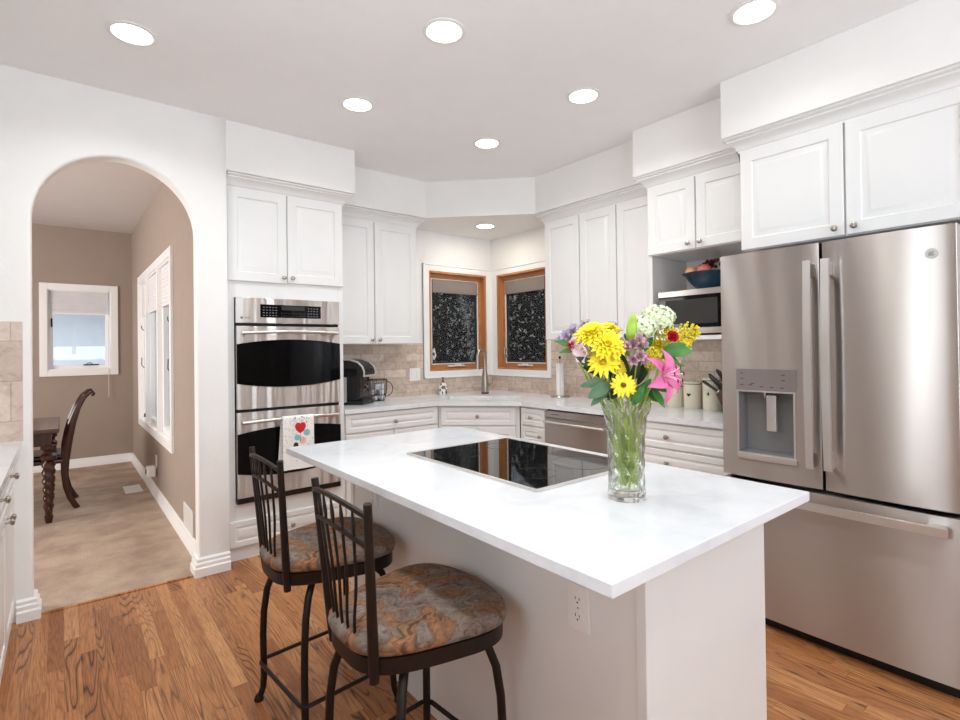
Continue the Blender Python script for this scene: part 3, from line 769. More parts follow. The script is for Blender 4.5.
mb = MB()
yb_ = bow(.815, b0, b1)-.0022
def glyph(pts): mb.tube([(.815+x*.001, yb_, 1.672+z*.001) for x, z in pts], .0011, 6)
glyph([(-9, 3), (-6, 7), (-2, 5), (-5, 1), (-9, -3), (-7, -8), (-3, -6), (-1, -1), (-4, -1)])
glyph([(8, 6), (4, 8), (1, 5), (3, 1), (6, 0), (2, -2), (1, -6), (5, -8), (10, -4)])
obj('monogram', mb, 'grey_plastic', bd)
mb = MB(); slab(mb, a0, b1, .056, .682, a0, b1, 18); fd = obj('freezer_drawer', mb, 'steel_y', FR, angle=25)
def vhandle(x, par):
    mb = MB(); n = 16
    out = []
    for i in range(n+1):
        z = .800+.895*i/n; y = -.052-.012*math.sin(PI*i/n)
        out.append([(x-.017, y, z), (x-.015, y-.010, z), (x+.015, y-.010, z), (x+.017, y, z), (x+.014, y+.008, z), (x-.014, y+.008, z)])
    mb.rings(out)
    for z in (.835, 1.655): mb.box(x-.012, x+.012, -.05, .006, z-.030, z+.030, .005)
    obj('door_handle', mb, 'steel_plain', par, angle=30)
vhandle(.412, ld); vhandle(.480, rd)
mb = MB(); n = 16; out = []
for i in range(n+1):
    x = .032+.824*i/n; y = -.052-.010*math.sin(PI*i/n); z = .638
    out.append([(x, y, z-.019), (x, y-.010, z-.016), (x, y-.010, z+.016), (x, y, z+.019), (x, y+.008, z+.015), (x, y+.008, z-.015)])
mb.rings(out)
for x in (.07, .818): mb.box(x-.03, x+.03, -.05, .006, .626, .650, .004)
obj('drawer_handle', mb, 'steel_plain', fd, angle=30)

# ------------------------------------------------------------------ microwave and fruit bowl
t = thing('microwave', 'stainless microwave with black door in the niche left of the refrigerator', 'microwave', (3.066, 1.945, 1.398), -PI/2)
w = .56
obj('case', MB().box(0, w, .02, .40, .012, .288, .004), 'steel_plain', t)
mb = MB()
for x in (.03, w-.03):
    for y in (.05, .37): mb.lathe([(.012, 0), (.012, .014)], (x, y, 0), 10)
obj('feet', mb, 'black_plastic', t)
d = obj('door', MB().box(0, w, 0, .02, .012, .288, .003), 'steel_y', t)
obj('door_glass', MB().box(.004, w-.004, -.004, .0, .050, .252, .001), 'oven_glass', d)
obj('control_pad', MB().box(.44, w-.012, -.0055, -.0035, .06, .242), 'black_plastic', t)
obj('window_mesh', MB().box(.055, .40, -.0052, -.0035, .075, .228), 'slot', d)
BZ = 1.6865
t = thing('fruit_bowl', 'dark blue glazed bowl of fruit on top of the microwave', 'bowl', (3.25, 1.69, BZ))
obj('bowl', MB().lathe([(.001, 0), (.062, 0), (.066, .006), (.085, .022), (.120, .058), (.148, .098), (.164, .108), (.166, .112), (.160, .114), (.144, .104), (.115, .066), (.08, .030), (.05, .014), (.001, .012)], n=36), 'bowl', t)
def fruit(name, mat, dx, dy, dz, r, label):
    t = thing(name, label, 'fruit', (3.25+dx, 1.69+dy, BZ+dz))
    obj('flesh', MB().lathe([(.002, -.88*r), (.45*r, -.84*r), (.85*r, -.45*r), (r, .05*r), (.82*r, .62*r), (.42*r, .9*r), (.15*r, .86*r), (.002, .78*r)], n=20), mat, t)
    obj('stalk', MB().tube([(0, 0, .78*r), (.004, 0, 1.02*r)], .002, 6), 'tea_brown', t)
fruit('peach', 'peach', -.068, .080, .118, .043, 'peach at the left end of the blue bowl')
fruit('apple', 'apple', -.085, -.012, .118, .045, 'pink apple in the middle of the blue bowl')
fruit('apple', 'peach', .055, .035, .105, .043, 'golden apple at the back of the blue bowl')
t = thing('grape_bunch', 'bunch of dark red grapes heaped on top of the blue bowl', 'grapes', (3.25, 1.645, BZ+.165))
rg = random.Random(5); n = 0
while n < 46:
    x, y, z = rg.uniform(-.075, .075), rg.uniform(-.10, .085), rg.uniform(-.012, .034)
    if z > .036-(y*y)*3-(x*x)*3: continue
    if (x+.085)**2+(y-.023)**2+(z+.04)**2 < .052**2 or (x+.068)**2+(y-.115)**2+(z+.04)**2 < .05**2: continue
    g = obj('grape', MB().ball((x, y, z), (.0105, .0105, .0115), 10, 7), 'grape', t); n += 1
obj('grape_stalk', MB().tube([(0, .03, -.01), (0, 0, .012), (.01, -.06, .005)], .003, 6), 'stem', t)

# ------------------------------------------------------------------ island
IS = thing('kitchen_island', 'white kitchen island base under the quartz slab', 'island', (1.045, .711, 0))
obj('island_body', MB().box(0, .612, 0, 1.56, .0, .8865, .003), 'cabinet', IS)
obj('end_panel', MB().box(.0, .615, -.006, -.0002, .0, .8865, .0015), 'cabinet', IS)
obj('corner_trim', MB().box(-.004, -.0003, -.006, .020, .0, .8865, .001), 'cabinet', IS)
obj('end_trim', MB().box(-.006, -.0003, 1.528, 1.56, .0, .8865, .001), 'cabinet', IS)
mb = MB(); mb.box(.757, 1.664, .580, 2.302, .887, .914, .003)
tag(obj('island_countertop', mb, 'quartz', angle=30), 'white quartz slab on top of the kitchen island', 'countertop')
t = thing('cooktop', 'black glass electric cooktop set into the island slab', 'cooktop', (1.338, 1.450, .9142))
obj('glass', MB().box(-.258, .258, -.358, .358, .0008, .006, .001), 'black_glass', t)
obj('frame', frame_mb(-.266, .266, -.366, .366, .01, 0, .0075, .001).xform(Matrix(((1, 0, 0, 0), (0, 0, 1, 0), (0, 1, 0, 0), (0, 0, 0, 1)))), 'steel_plain', t)
M['burner'] = simple('burner_mark', (26, 26, 27), .2, vary=.05)
for (x, y, r) in ((-.12, .22, .09), (.12, .22, .075), (-.12, -.21, .075), (.12, -.21, .11), (0, 0, .06)):
    obj('burner_ring', MB().lathe([(r, .0061), (r, .0064), (r-.0025, .0064), (r-.0025, .0061)], (x, y, 0), 48, False, False), 'burner', t)
def outlet(loc, rz, label, kind='outlet'):
    t = thing('outlet_plate' if kind == 'outlet' else 'switch_plate', label, 'outlet' if kind == 'outlet' else 'switch', loc, rz)
    wd = .072 if kind == 'outlet' else .118
    obj('plate', MB().box(-wd/2, wd/2, -.006, 0, -.059, .059, .003), 'white_plastic', t)
    if kind == 'outlet':
        for dz in (-.022, .022):
            s = obj('socket', MB().prism([(.016*math.cos(a)*1.02, dz+max(-.0135, min(.0135, .017*math.sin(a)))) for a in [2*PI*i/24 for i in range(24)]], -.0085, -.005, 'y'), 'white_plastic', t)
            mb = MB(); mb.box(-.0075, -.0055, -.0090, -.008, dz-.001, dz+.007); mb.box(.0055, .0075, -.0090, -.008, dz-.001, dz+.006); mb.ball((0, -.0085, dz-.0075), (.0028, .0006, .0028), 8, 5)
            obj('slots', mb, 'slot', s)
        obj('screw', MB().ball((0, -.006, 0), (.003, .0015, .003), 8, 5), 'nickel', t)
    else:
        for dx in (-.026, .026): obj('rocker', MB().box(dx-.016, dx+.016, -.010, -.005, -.033, .033, .002), 'white_plastic', t)
    return t
outlet((1.0448, .905, .660), -PI/2, 'white double outlet low on the island near its front corner')
outlet((1.0448, 2.045, .705), -PI/2, 'white outlet at the far left end of the island')
outlet((2.568, YB-.0102, 1.098), 0, 'white double rocker switch plate on the tile left of the window', 'switch')

# ------------------------------------------------------------------ bar stools
def make_stool():
    S = thing('bar_stool', 'bronze iron bar stool nearest the camera with a marbled fabric seat', 'bar stool', (.775, 1.293, 0), 0, 'iron bar stools at the island')
    def outline(k, n=56):
        pts = []
        for i in range(n):
            a = 2*PI*i/n; c, s = math.cos(a), math.sin(a)
            e = .56
            x = .212*math.copysign(abs(c)**e, c); y = math.copysign(abs(s)**e, s)
            hw = .196+.044*(x/.19)-.012*max(0, x/.19)**3
            if x > 0: x *= 1.0+.12*(1-abs(y))
            pts.append((x*k, y*hw*k))
        return pts
    fr = MB(); o = outline(1.0); fr.rings([[(x*.96, y*.96, .534) for x, y in o], [(x, y, .536) for x, y in o], [(x, y, .576) for x, y in o], [(x*.97, y*.97, .578) for x, y in o]])
    obj('seat_frame', fr, 'iron', S)
    cu = MB(); prof = [(.97, .5785), (1.03, .585), (1.045, .598), (1.03, .612), (.97, .622), (.85, .630), (.65, .636), (.4, .639), (.15, .640), (.02, .640)]
    cu.rings([[(x, y, z) for x, y in outline(k)] for k, z in prof]); obj('seat_cushion', cu, 'fabric', S, angle=80)
    for s in (-1, 1):
        p0 = Vector((-.182, s*.122, .520)); p1 = Vector((-.216, s*.164, .972)); n = 8
        mb = MB(); mb.tube([p0+(p1-p0)*i/n for i in range(n+1)], [.0125, .0135, .0135, .013, .0125, .012, .0115, .011, .0105], 12); obj('back_post', mb, 'iron', S)
    def bp(f, s):  # point on the back plane: f along height 0..1, s across -1..1
        return Vector((-.178-.044*f-.018*(1-s*s), s*(.122+.044*f), .525+.45*f))
    n = 14
    mb = MB(); mb.tube([bp(.925+.045*(1-(2*i/n-1)**2), 2*i/n-1) for i in range(n+1)], .0072, 8); obj('top_rail', mb, 'iron', S)
    mb = MB(); mb.tube([bp(.755+.045*(1-(2*i/n-1)**2), 2*i/n-1) for i in range(n+1)], .0065, 8); obj('lower_rail', mb, 'iron', S)
    for k in range(5):
        s = -.66+.33*k
        z1 = .755+.045*(1-s*s)
        pts = []
        for i in range(13):
            f = i/12; ss = s*(.72+.28*f)+.10*math.sin(f*PI*2.0)*(1-f)
            q = bp(.08+(z1-.08)*f, ss); pts.append(q)
        obj('spindle', MB().tube(pts, .0042, 7), 'iron', S)
        a, b = bp(z1, s), bp(z1+.165, s)
        mb = MB(); mb.tube([a+(b-a)*i/8 for i in range(9)], [(.003, .003), (.004, .005), (.004, .009), (.004, .011), (.004, .010), (.004, .007), (.0035, .005), (.003, .0035), (.003, .003)], 8, flat=(1, 0, 0))
        obj('leaf_finial', mb, 'iron', S)
    phi = math.radians(5); cr, sr = math.cos(phi), math.sin(phi)
    def rot(x, y): return (x*cr-y*sr+.012, x*sr+y*cr+.008)
    prof = [(.085, .536), (.120, .522), (.148, .485), (.165, .425), (.174, .340), (.177, .250), (.176, .170), (.175, .100), (.178, .050), (.186, .018)]
    for sx in (-1, 1):
        for sy in (-1, 1):
            lg = obj('leg', MB().tube([rot(sx*a, sy*a)+(z,) for a, z in prof], [.0125]*8+[.0115, .0115], 12), 'iron', S)
            x, y = rot(sx*.190, sy*.190)
            obj('foot_cap', MB().lathe([(.001, 0), (.017, 0), (.018, .006), (.014, .016), (.010, .022), (.001, .022)], (x, y, 0), 14), 'iron', lg)
    a, r, n = .190, .03, 6; pts = []
    for cx, cy, t0 in ((a-r, a-r, 0), (-a+r, a-r, PI/2), (-a+r, -a+r, PI), (a-r, -a+r, 1.5*PI)):
        for i in range(n+1):
            th = t0+PI/2*i/n; pts.append(rot(cx+r*math.cos(th), cy+r*math.sin(th))+(.150,))
    pts.append(pts[0]); obj('footrest', MB().tube(pts, .0075, 8), 'iron', S)
    obj('swivel', MB().lathe([(.06, .512), (.075, .525), (.075, .534)], n=20), 'iron', S)
    return S
ST = make_stool()
dup(ST, (.775, 1.925, 0), 0, 'bronze iron bar stool farther from the camera, nearer the wall oven', 'iron bar stools at the island')

# ------------------------------------------------------------------ foreground cabinet at the left edge
t = thing('base_cabinet', 'white base cabinet at the left edge beside the arch', 'cabinet', (-.207, 1.45, 0), PI/2)
w = 2.035
mb = MB(); mb.box(0, w, .001, .60, .0, UB-.001, .002); obj('cabinet_body', mb, 'cabinet', t)
for a, b in ((.01, .50), (.50, 1.0), (1.0, 1.50), (1.50, 1.985)):
    m_ = (a+b)/2
    front(t, 'drawer', a, b, .70, .855, DRAW, knobs=[(m_, .778)])
for a, b, kx in ((.01, .50, .46), (.50, 1.0, .54), (1.0, 1.50, 1.46), (1.50, 1.985, 1.54)):
    front(t, 'door', a, b, .085, .69, knobs=[(kx, .64)])
tag(obj('countertop', MB().box(-.829, -.160, 1.42, 3.4885, UB, CT, .003), 'quartz', angle=30), 'white quartz worktop at the left edge beside the arch', 'countertop')

# ------------------------------------------------------------------ recessed lights
def can(x, y, z, label, power=None, color=None, spread=145):
    t = thing('recessed_light', label, 'ceiling light', (x, y, z), 0, 'recessed ceiling lights')
    obj('trim_ring', MB().lathe([(.098, -.0002), (.098, -.004), (.082, -.007), (.078, -.004), (.078, -.0002)], n=36, cap0=False, cap1=False), 'white_plastic', t)
    obj('lens', MB().lathe([(.078, -.003), (.05, -.0045), (.001, -.005)], n=36, cap0=False), 'lens', t)
    d = bpy.data.lights.new('bulb', 'AREA'); d.shape = 'DISK'; d.size = .15; d.energy = power or CAN_POWER; d.color = color or CAN_COLOR; d.spread = math.radians(spread)
    o = bpy.data.objects.new('bulb', d); C.objects.link(o); o.parent = t; o.location = (0, 0, -.012)
for x, y, s, *pw in ((.254, 2.80, 'recessed ceiling light nearest the arch'), (1.36, 1.93, 'recessed ceiling light at top centre, straight above the island', 1.4),
                (2.34, 1.0, 'recessed ceiling light at top right in front of the refrigerator', 1.4), (1.36, 2.82, 'recessed ceiling light in front of the oven cabinet', 2.4),
                (2.34, 1.945, 'recessed ceiling light in front of the microwave cabinet', 3.8), (2.335, 2.81, 'small recessed ceiling light farthest back on the main ceiling'),
                (.254, 1.93, 'recessed ceiling light above the left edge of the room', 3.2), (.254, 1.0, 'recessed ceiling light left of and above the camera', 3.2), (1.36, 1.0, 'recessed ceiling light above the near end of the island', 2.4), 
                (.254, -.4, 'recessed ceiling light behind the camera on the left'),
                (1.36, -1.8, 'recessed ceiling light near the rear wall')):
    can(x, y, CEIL, s, *pw)
can(3.06, 3.72, 2.465, 'recessed light in the low soffit above the sink', 2.9, (1.0, .90, .78), 178)

# ------------------------------------------------------------------ worktop items
# faucet
fx, fy = 3.175, 3.895
t = thing('faucet', 'brushed nickel pull down faucet behind the sink', 'faucet', (fx, fy, CT), math.radians(-76))
obj('faucet_body', MB().lathe([(.001, 0), (.033, 0), (.034, .006), (.035, .012), (.035, .05), (.034, .12), (.028, .18), (.021, .22), (.017, .25), (.001, .25)], n=24), 'nickel', t)
mb = MB(); pts = [(0, 0, .24), (0, 0, .33)]+[(0, -.055+.055*math.cos(a), .345+.07*math.sin(a)) for a in [PI*i/10 for i in range(1, 11)]]+[(0, -.112, .31)]
mb.tube(pts, .0165, 12); obj('spout', mb, 'nickel', t)
obj('spray_head', MB().tube([(0, -.112, .325), (0, -.116, .27), (0, -.118, .235)], [.019, .024, .025], 14), 'nickel', t)
mb = MB(); mb.tube([(.02, 0, .085), (.06, 0, .085)], .016, 12); mb.tube([(.06, 0, .085), (.085, 0, .10), (.098, 0, .14)], [.010, .008, .006], 8); obj('lever', mb, 'nickel', t)
obj('base_ring', MB().lathe([(.036, 0), (.036, .012), (.030, .012)], n=24, cap1=False), 'iron', t)
# soap bottle
t = thing('soap_bottle', 'white and brown patterned soap bottle left of the sink', 'bottle', (2.815, 4.085, CT))
M['soap'] = (lambda t_: (t_.set(Base_Color=t_.ramp(t_.noise(t_.coord(), 28, 2), [(.46, (238, 234, 230)), (.52, (120, 92, 82))], 'CONSTANT'), Roughness=.3), t_.m)[1])(NT('soap_print'))
obj('bottle_body', MB().lathe([(.001, 0), (.036, 0), (.040, .006), (.040, .09), (.034, .105), (.016, .112), (.015, .122), (.001, .122)], n=24), 'soap', t)
obj('pump', MB().lathe([(.014, .122), (.014, .135), (.006, .136), (.006, .155), (.011, .156), (.011, .164), (.001, .165)], n=14), 'tea_brown', t)
# coffee maker
t = thing('coffee_maker', 'black single serve coffee maker with a silver collar', 'coffee maker', (1.815, 3.955, CT), math.radians(38))
obj('base', MB().box(-.10, .10, -.165, .12, 0, .035, .008), 'black_plastic', t)
obj('column', MB().box(-.10, .10, -.125, .12, .035, .30, .012), 'black_plastic', t)
obj('water_tank', MB().box(-.125, -.103, -.03, .11, .02, .22, .008), 'silver_plastic', t)
prof = []
for i in range(13):
    a = PI*i/12*.55; prof.append((-.17+.29*(1-math.cos(a*.9))*1.1, .245+.115*math.sin(a)))
hd = [(-.17, .225), (-.175, .26), (-.16, .30), (-.12, .335), (-.05, .355), (.05, .355), (.11, .33), (.12, .29), (.12, .225)]
mb = MB(); mb.prism(hd, -.10, .10, 'x'); obj('brew_head', mb, 'black_plastic', t, angle=60)
mb = MB()
for sx in (-.101, .101): mb.tube([(sx, -.172, .225), (sx, -.176, .262), (sx, -.160, .302), (sx, -.121, .337), (sx, -.05, .357), (sx, .03, .357)], [.007, .007, .0075, .008, .0075, .006], 8)
mb.tube([(-.101, -.174, .228), (.101, -.174, .228)], .008, 8)
obj('silver_collar', mb, 'silver_plastic', t)
obj('front_panel', MB().box(-.085, .085, -.129, -.1255, .06, .215, .002), 'black_glass', t)
obj('drip_tray', MB().box(-.07, .07, -.158, -.128, .035, .046, .004), 'slot', t)
# wire mug basket with pods
bx, by = 2.105, 4.045
t = thing('wire_basket', 'dark wire mug shaped basket of coffee pods on the worktop', 'basket', (bx, by, CT))
brad = lambda z: .062+.022*math.sin(min(1, z/.13)*PI/2)-.0*z
mb = MB()
for k in range(16):
    a = 2*PI*k/16; mb.tube([(brad(z)*math.cos(a), brad(z)*math.sin(a), z) for z in (.004, .03, .06, .10, .14, .178)], .0022, 6)
obj('wires', mb, 'iron', t)
mb = MB()
for z in (.004, .05, .178):
    mb.tube([(brad(z)*math.cos(a), brad(z)*math.sin(a), z) for a in [2*PI*i/28 for i in range(29)]], .0032, 6)
obj('hoops', mb, 'iron', t)
obj('basket_floor', MB().lathe([(.001, .0), (.062, .0), (.062, .003), (.001, .003)], n=24), 'iron', t)
mb = MB(); mb.tube([(.082+.065*math.sin(a)*.9, -.082*0-.065*.3*math.sin(a), .095-.065*math.cos(a)) for a in [PI*i/12 for i in range(13)]], .0032, 6)
obj('handle', mb, 'iron', t)
rp = random.Random(11); pods = []
pos = [(-.033, -.02, .0), (.033, -.022, .0), (0, .036, .0), (-.038, .008, .047), (.02, -.038, .047), (.032, .032, .047), (-.02, -.036, .094), (.036, -.005, .094), (-.01, .038, .094)]
wher = ['bottom', 'bottom', 'bottom', 'middle', 'middle', 'middle', 'top', 'top', 'top']; who = ['left', 'right', 'rear', 'left', 'front', 'right', 'front', 'right', 'rear']
for (x, y, z), a, b in zip(pos, wher, who):
    p = thing('coffee_pod', 'coffee pod at the %s of the %s layer in the wire basket' % (b, a), 'coffee pod', (bx+x, by+y, CT+.004+z), 0, 'coffee pods in the wire basket')
    obj('cup', MB().lathe([(.001, 0), (.020, 0), (.0235, .040), (.0265, .042), (.0265, .045), (.001, .045)], n=18), 'pod', p)
    obj('foil_lid', MB().lathe([(.0245, .0451), (.0245, .0464), (.001, .0464)], n=18, cap0=False), 'pod_dark', p)
# paper towel holder
t = thing('paper_towel_holder', 'steel paper towel holder right of the windows', 'paper towel holder', (3.405, 3.135, CT))
obj('base_plate', MB().lathe([(.001, 0), (.084, 0), (.086, .004), (.082, .010), (.02, .013), (.001, .013)], n=32), 'nickel', t)
obj('rod', MB().tube([(0, 0, .010), (0, 0, .345)], .006, 10), 'nickel', t)
obj('finial', MB().ball((0, 0, .345), (.011, .011, .014), 12, 8), 'iron', t)
p = thing('paper_towel_roll', 'thin white roll of paper towels on the steel holder', 'paper towel', (3.405, 3.135, CT+.0135))
obj('paper', MB().lathe([(.022, 0), (.033, 0), (.033, .28), (.022, .28), (.022, 0)], n=28, cap0=False, cap1=False), 'paper', p)
obj('loose_sheet', MB().box(-.0345, -.0330, -.03, .0, .002, .278), 'paper', p)
# canisters
for i, (x, y, h, lab) in enumerate(((3.445, 2.055, .152, 'shortest cream canister, partly behind the pink lily'), (3.425, 1.915, .175, 'middle sized cream canister with a dark heart'), (3.405, 1.765, .205, 'tallest cream canister beside the refrigerator'))):
    t = thing('canister', lab, 'canister', (x, y, CT), -PI/2, 'cream canisters on the right worktop')
    obj('jar', MB().lathe([(.001, 0), (.056, 0), (.059, .004), (.059, h-.012), (.056, h-.006), (.001, h-.006)], n=32), 'canister', t)
    ld_ = obj('lid', MB().lathe([(.001, h-.005), (.0595, h-.005), (.0605, h+.004), (.056, h+.010), (.001, h+.011)], n=32), 'canister', t)
    obj('rim', MB().lathe([(.0600, h-.007), (.0612, h-.005), (.0600, h-.003)], n=32, cap0=False, cap1=False), 'slot', t)
    obj('lid_knob', MB().ball((0, 0, h+.017), (.010, .010, .009), 12, 8), 'canister', ld_)
    ang = math.radians(-86)
    def on(u, z, r=.0600): a = ang+u/.06; return (r*math.cos(a), r*math.sin(a), z)
    zc = h*.55
    mb = MB()
    if i != 1 or True:
        hs = []
        for k in range(24):
            q = 2*PI*k/24
            if i == 1: hs.append((.00085*16*math.sin(q)**3, .00085*(13*math.cos(q)-5*math.cos(2*q)-2*math.cos(3*q)-math.cos(4*q))))
            elif i == 0: hs.append((.006*math.cos(q), .009*math.sin(q)))
            else: hs.append((.008*math.cos(q)*(1 if math.sin(q) < 0 else .75), .011*math.sin(q)))
        mb.rings([[on(u, zc+z, .0592) for u, z in hs], [on(u, zc+z, .0604) for u, z in hs]])
    obj('emblem', mb, 'ink' if i else 'coral', t)
    mb = MB(); mb.tube([on(.017*math.cos(q), zc+.001+.017*math.sin(q), .0598) for q in [2*PI*k/24 for k in range(25)]], .0007, 5)
    mb.tube([on(-.03+.06*k/10, zc+.026+.002*math.sin(k), .0598) for k in range(11)], .0009, 5)
    obj('emblem_line', mb, 'canister_lid', t)
# knife block and knives
t = thing('knife_block', 'dark knife block beside the refrigerator', 'knife block', (3.28, 1.525, CT))
KB = Matrix.Rotation(math.radians(-42), 4, 'X')
mb = MB(); mb.prism([(-.09, 0), (.06, 0), (.125, .125), (.055, .19), (-.09, .06)], -.05, .05, 'x'); obj('block', mb, 'dark_wood', t)
for i, (dx, s) in enumerate(((-.034, .0), (-.034, .045), (0, .008), (0, .05), (.034, .02))):
    kd = Vector((0, .62, .78)).normalized(); sd = Vector((0, -.73, .68)).normalized()
    p0 = Vector((3.28+dx, 1.525+.118, CT+.130))+sd*(s+.01)
    kn = thing('knife', ['black handled knife at the front top of the knife block', 'black handled knife at the front low of the knife block', 'black handled knife in the middle low of the knife block', 'black handled knife in the middle top of the knife block', 'black handled knife at the back of the knife block'][i], 'knife', p0, 0, 'knives in the knife block')
    mb = MB(); kd2 = (kd+Vector((0, .45-.17*i, -.1+.07*i))).normalized()
    mb.tube([kd2*.010, kd2*.05, kd2*.09, kd2*.118, kd2*.130], [(.007, .010), (.006, .0085), (.007, .010), (.0075, .011), (.003, .005)], 10, flat=(1, 0, 0)); obj('handle', mb, 'black_plastic', kn)
    obj('bolster', MB().tube([kd2*.001, kd2*.010], [(.0065, .0095), (.0065, .0095)], 10, flat=(1, 0, 0)), 'steel_plain', kn)

# ------------------------------------------------------------------ vase and bouquet
VX, VY, VZ = 1.222, .882, .9142
LAT = Vector((math.sin(YAW), -math.cos(YAW), 0)); DEP = Vector((math.cos(YAW), math.sin(YAW), 0))
t = thing('crystal_vase', 'tall cut crystal vase with a scalloped rim on the island', 'vase', (VX, VY, VZ))
def wob(r, z, th):
    k = max(0, (z-.205)/.06)
    sc = abs(math.cos(th*4))
    cut = 0
    if .026 < z < .246 and r > .0455:
        tri = abs(((z*21) % 1)*2-1)
        a = ((th*10/(2*PI)+.5*tri) % 1)*2-1
        cut = .0044*(1-abs(a))**1.2
    zz = z+(.026*k*(sc-.55) if z > .22 else 0)
    return r*(1+.05*k*(sc-.5))-cut, zz
outer_p = [(.001, 0), (.047, 0), (.0505, .004), (.0515, .018), (.0505, .026), (.0500, .05), (.0502, .09), (.0510, .14), (.0530, .18), (.0560, .21), (.0610, .235), (.0665, .255), (.0690, .2625)]
dense = outer_p[:4]
for (r_0, z_0), (r_1, z_1) in zip(outer_p[3:], outer_p[4:]):
    m = max(1, int((z_1-z_0)/.0035))
    dense += [(r_0+(r_1-r_0)*q/m, z_0+(z_1-z_0)*q/m) for q in range(1, m+1)]
prof = dense+[(.0668, .2640), (.0610, .250), (.0560, .233), (.0510, .210), (.0480, .18), (.0462, .14), (.0455, .09), (.0455, .05), (.0452, .032), (.040, .0255), (.001, .0245)]
obj('vase_glass', MB().lathe(prof, n=144, wob=wob), 'crystal', t, angle=30)
mb = MB(); mb.lathe([(.001, .0252), (.0385, .0264), (.0425, .034), (.0430, .05), (.0430, .09), (.0437, .14), (.0455, .18), (.0458, .186), (.001, .186)], n=40)
o = obj('vase_water', mb, 'water', angle=30); o.location = (VX, VY, VZ); tag(o, 'clear water filling the crystal vase', 'water')

def rotz_to(n):
    return Vector(n).normalized().to_track_quat('Z', 'Y').to_matrix()
def petal(mb, R, c, th, L, wd, lift, curl, base=.0, n=6, mi=0, cup=.25, tip=.25, thick=.0006):
    """one petal: grows out along angle th in the head frame R at c"""
    d = Vector((math.cos(th), math.sin(th), 0)); s = Vector((-math.sin(th), math.cos(th), 0)); rows = []
    for i in range(n+1):
        u = i/n; wv = wd*(math.sin(PI*min(.97, .12+u*(.88-tip*.0)))**.7)*(1-tip*u**4)
        if i == n: wv *= .35
        z = lift*math.sin(u*PI/2)-curl*u*u
        p = d*(base+L*u)+Vector((0, 0, z))
        rows.append([Vector(c)+R @ (p+s*(wv*q)+Vector((0, 0, cup*wv*q*q))) for q in (-1, -.5, 0, .5, 1)])
    top = [[mb.bm.verts.new(p) for p in r] for r in rows]; nn = R @ Vector((0, 0, 1))
    bot = [[mb.bm.verts.new(p-nn*thick) for p in r] for r in rows]
    for i in range(n):
        for j in range(4):
            mb.bm.faces.new((top[i][j], top[i][j+1], top[i+1][j+1], top[i+1][j])).material_index = mi
            mb.bm.faces.new((bot[i][j+1], bot[i][j], bot[i+1][j], bot[i+1][j+1])).material_index = mi
    loop_t = top[0]+[r[4] for r in top[1:-1]]+top[-1][::-1]+[r[0] for r in top[-2:0:-1]]
    loop_b = bot[0]+[r[4] for r in bot[1:-1]]+bot[-1][::-1]+[r[0] for r in bot[-2:0:-1]]
    for i in range(len(loop_t)):
        j = (i+1) % len(loop_t); mb.bm.faces.new((loop_t[j], loop_t[i], loop_b[i], loop_b[j])).material_index = mi
FRND = random.Random(21); nfl = [0]
def P(lat, dep, z): return Vector((VX, VY, 0))+LAT*lat+DEP*dep+Vector((0, 0, z))
def px(x, y, dep=0.0):
    """a place in the bouquet from its spread left-right and height (vase axis at 628, 360 units to the metre), set dep metres behind the axis"""
    k = (1.449+dep)/1.449
    return P((x-628)/360*k, dep, 1.335+(346-y)/360*k)
def stem_path(head, n0):
    a = nfl[0]*2.399; nfl[0] += 1; rr = .010+.024*((nfl[0]*.618) % 1)
    foot = Vector((VX+rr*math.cos(a), VY+rr*math.sin(a), VZ+.034+.010*(nfl[0] % 3)))
    d = Vector((head.x-VX, head.y-VY, 0)); k = d.length
    dn = d.normalized() if k > 1e-4 else Vector((1, 0, 0))
    mr = min(.038, .012+k*.20)
    mouth = Vector((VX, VY, VZ+.215))+dn*mr+Vector((math.cos(a), math.sin(a), 0))*.006
    low = foot*.45+mouth*.55; low.z = VZ+.12
    h1 = head-Vector(n0)*.03
    P0, P1, P2, P3 = mouth, mouth+(mouth-low)*.5+dn*k*.15, h1-Vector(n0)*.03-Vector((0, 0, .02)), head
    pts = [foot, foot*.6+low*.4, low, low*.5+mouth*.5]
    for i in range(9):
        u = i/8; pts.append(P0*(1-u)**3+P1*3*u*(1-u)**2+P2*3*u*u*(1-u)+P3*u**3)
    return pts
def flower(name, label, cat, head, n0, stem_r=.0029, group=None, mat='stem'):
    t = thing(name, label, cat, (VX, VY, VZ), 0, group); inv = Matrix.Translation((-VX, -VY, -VZ))
    pts = [p-Vector((VX, VY, VZ)) for p in stem_path(head, n0)]
    obj('stem', MB().tube(pts, stem_r, 7), mat, t)
    return t, head-Vector((VX, VY, VZ))
CAMV = -DEP
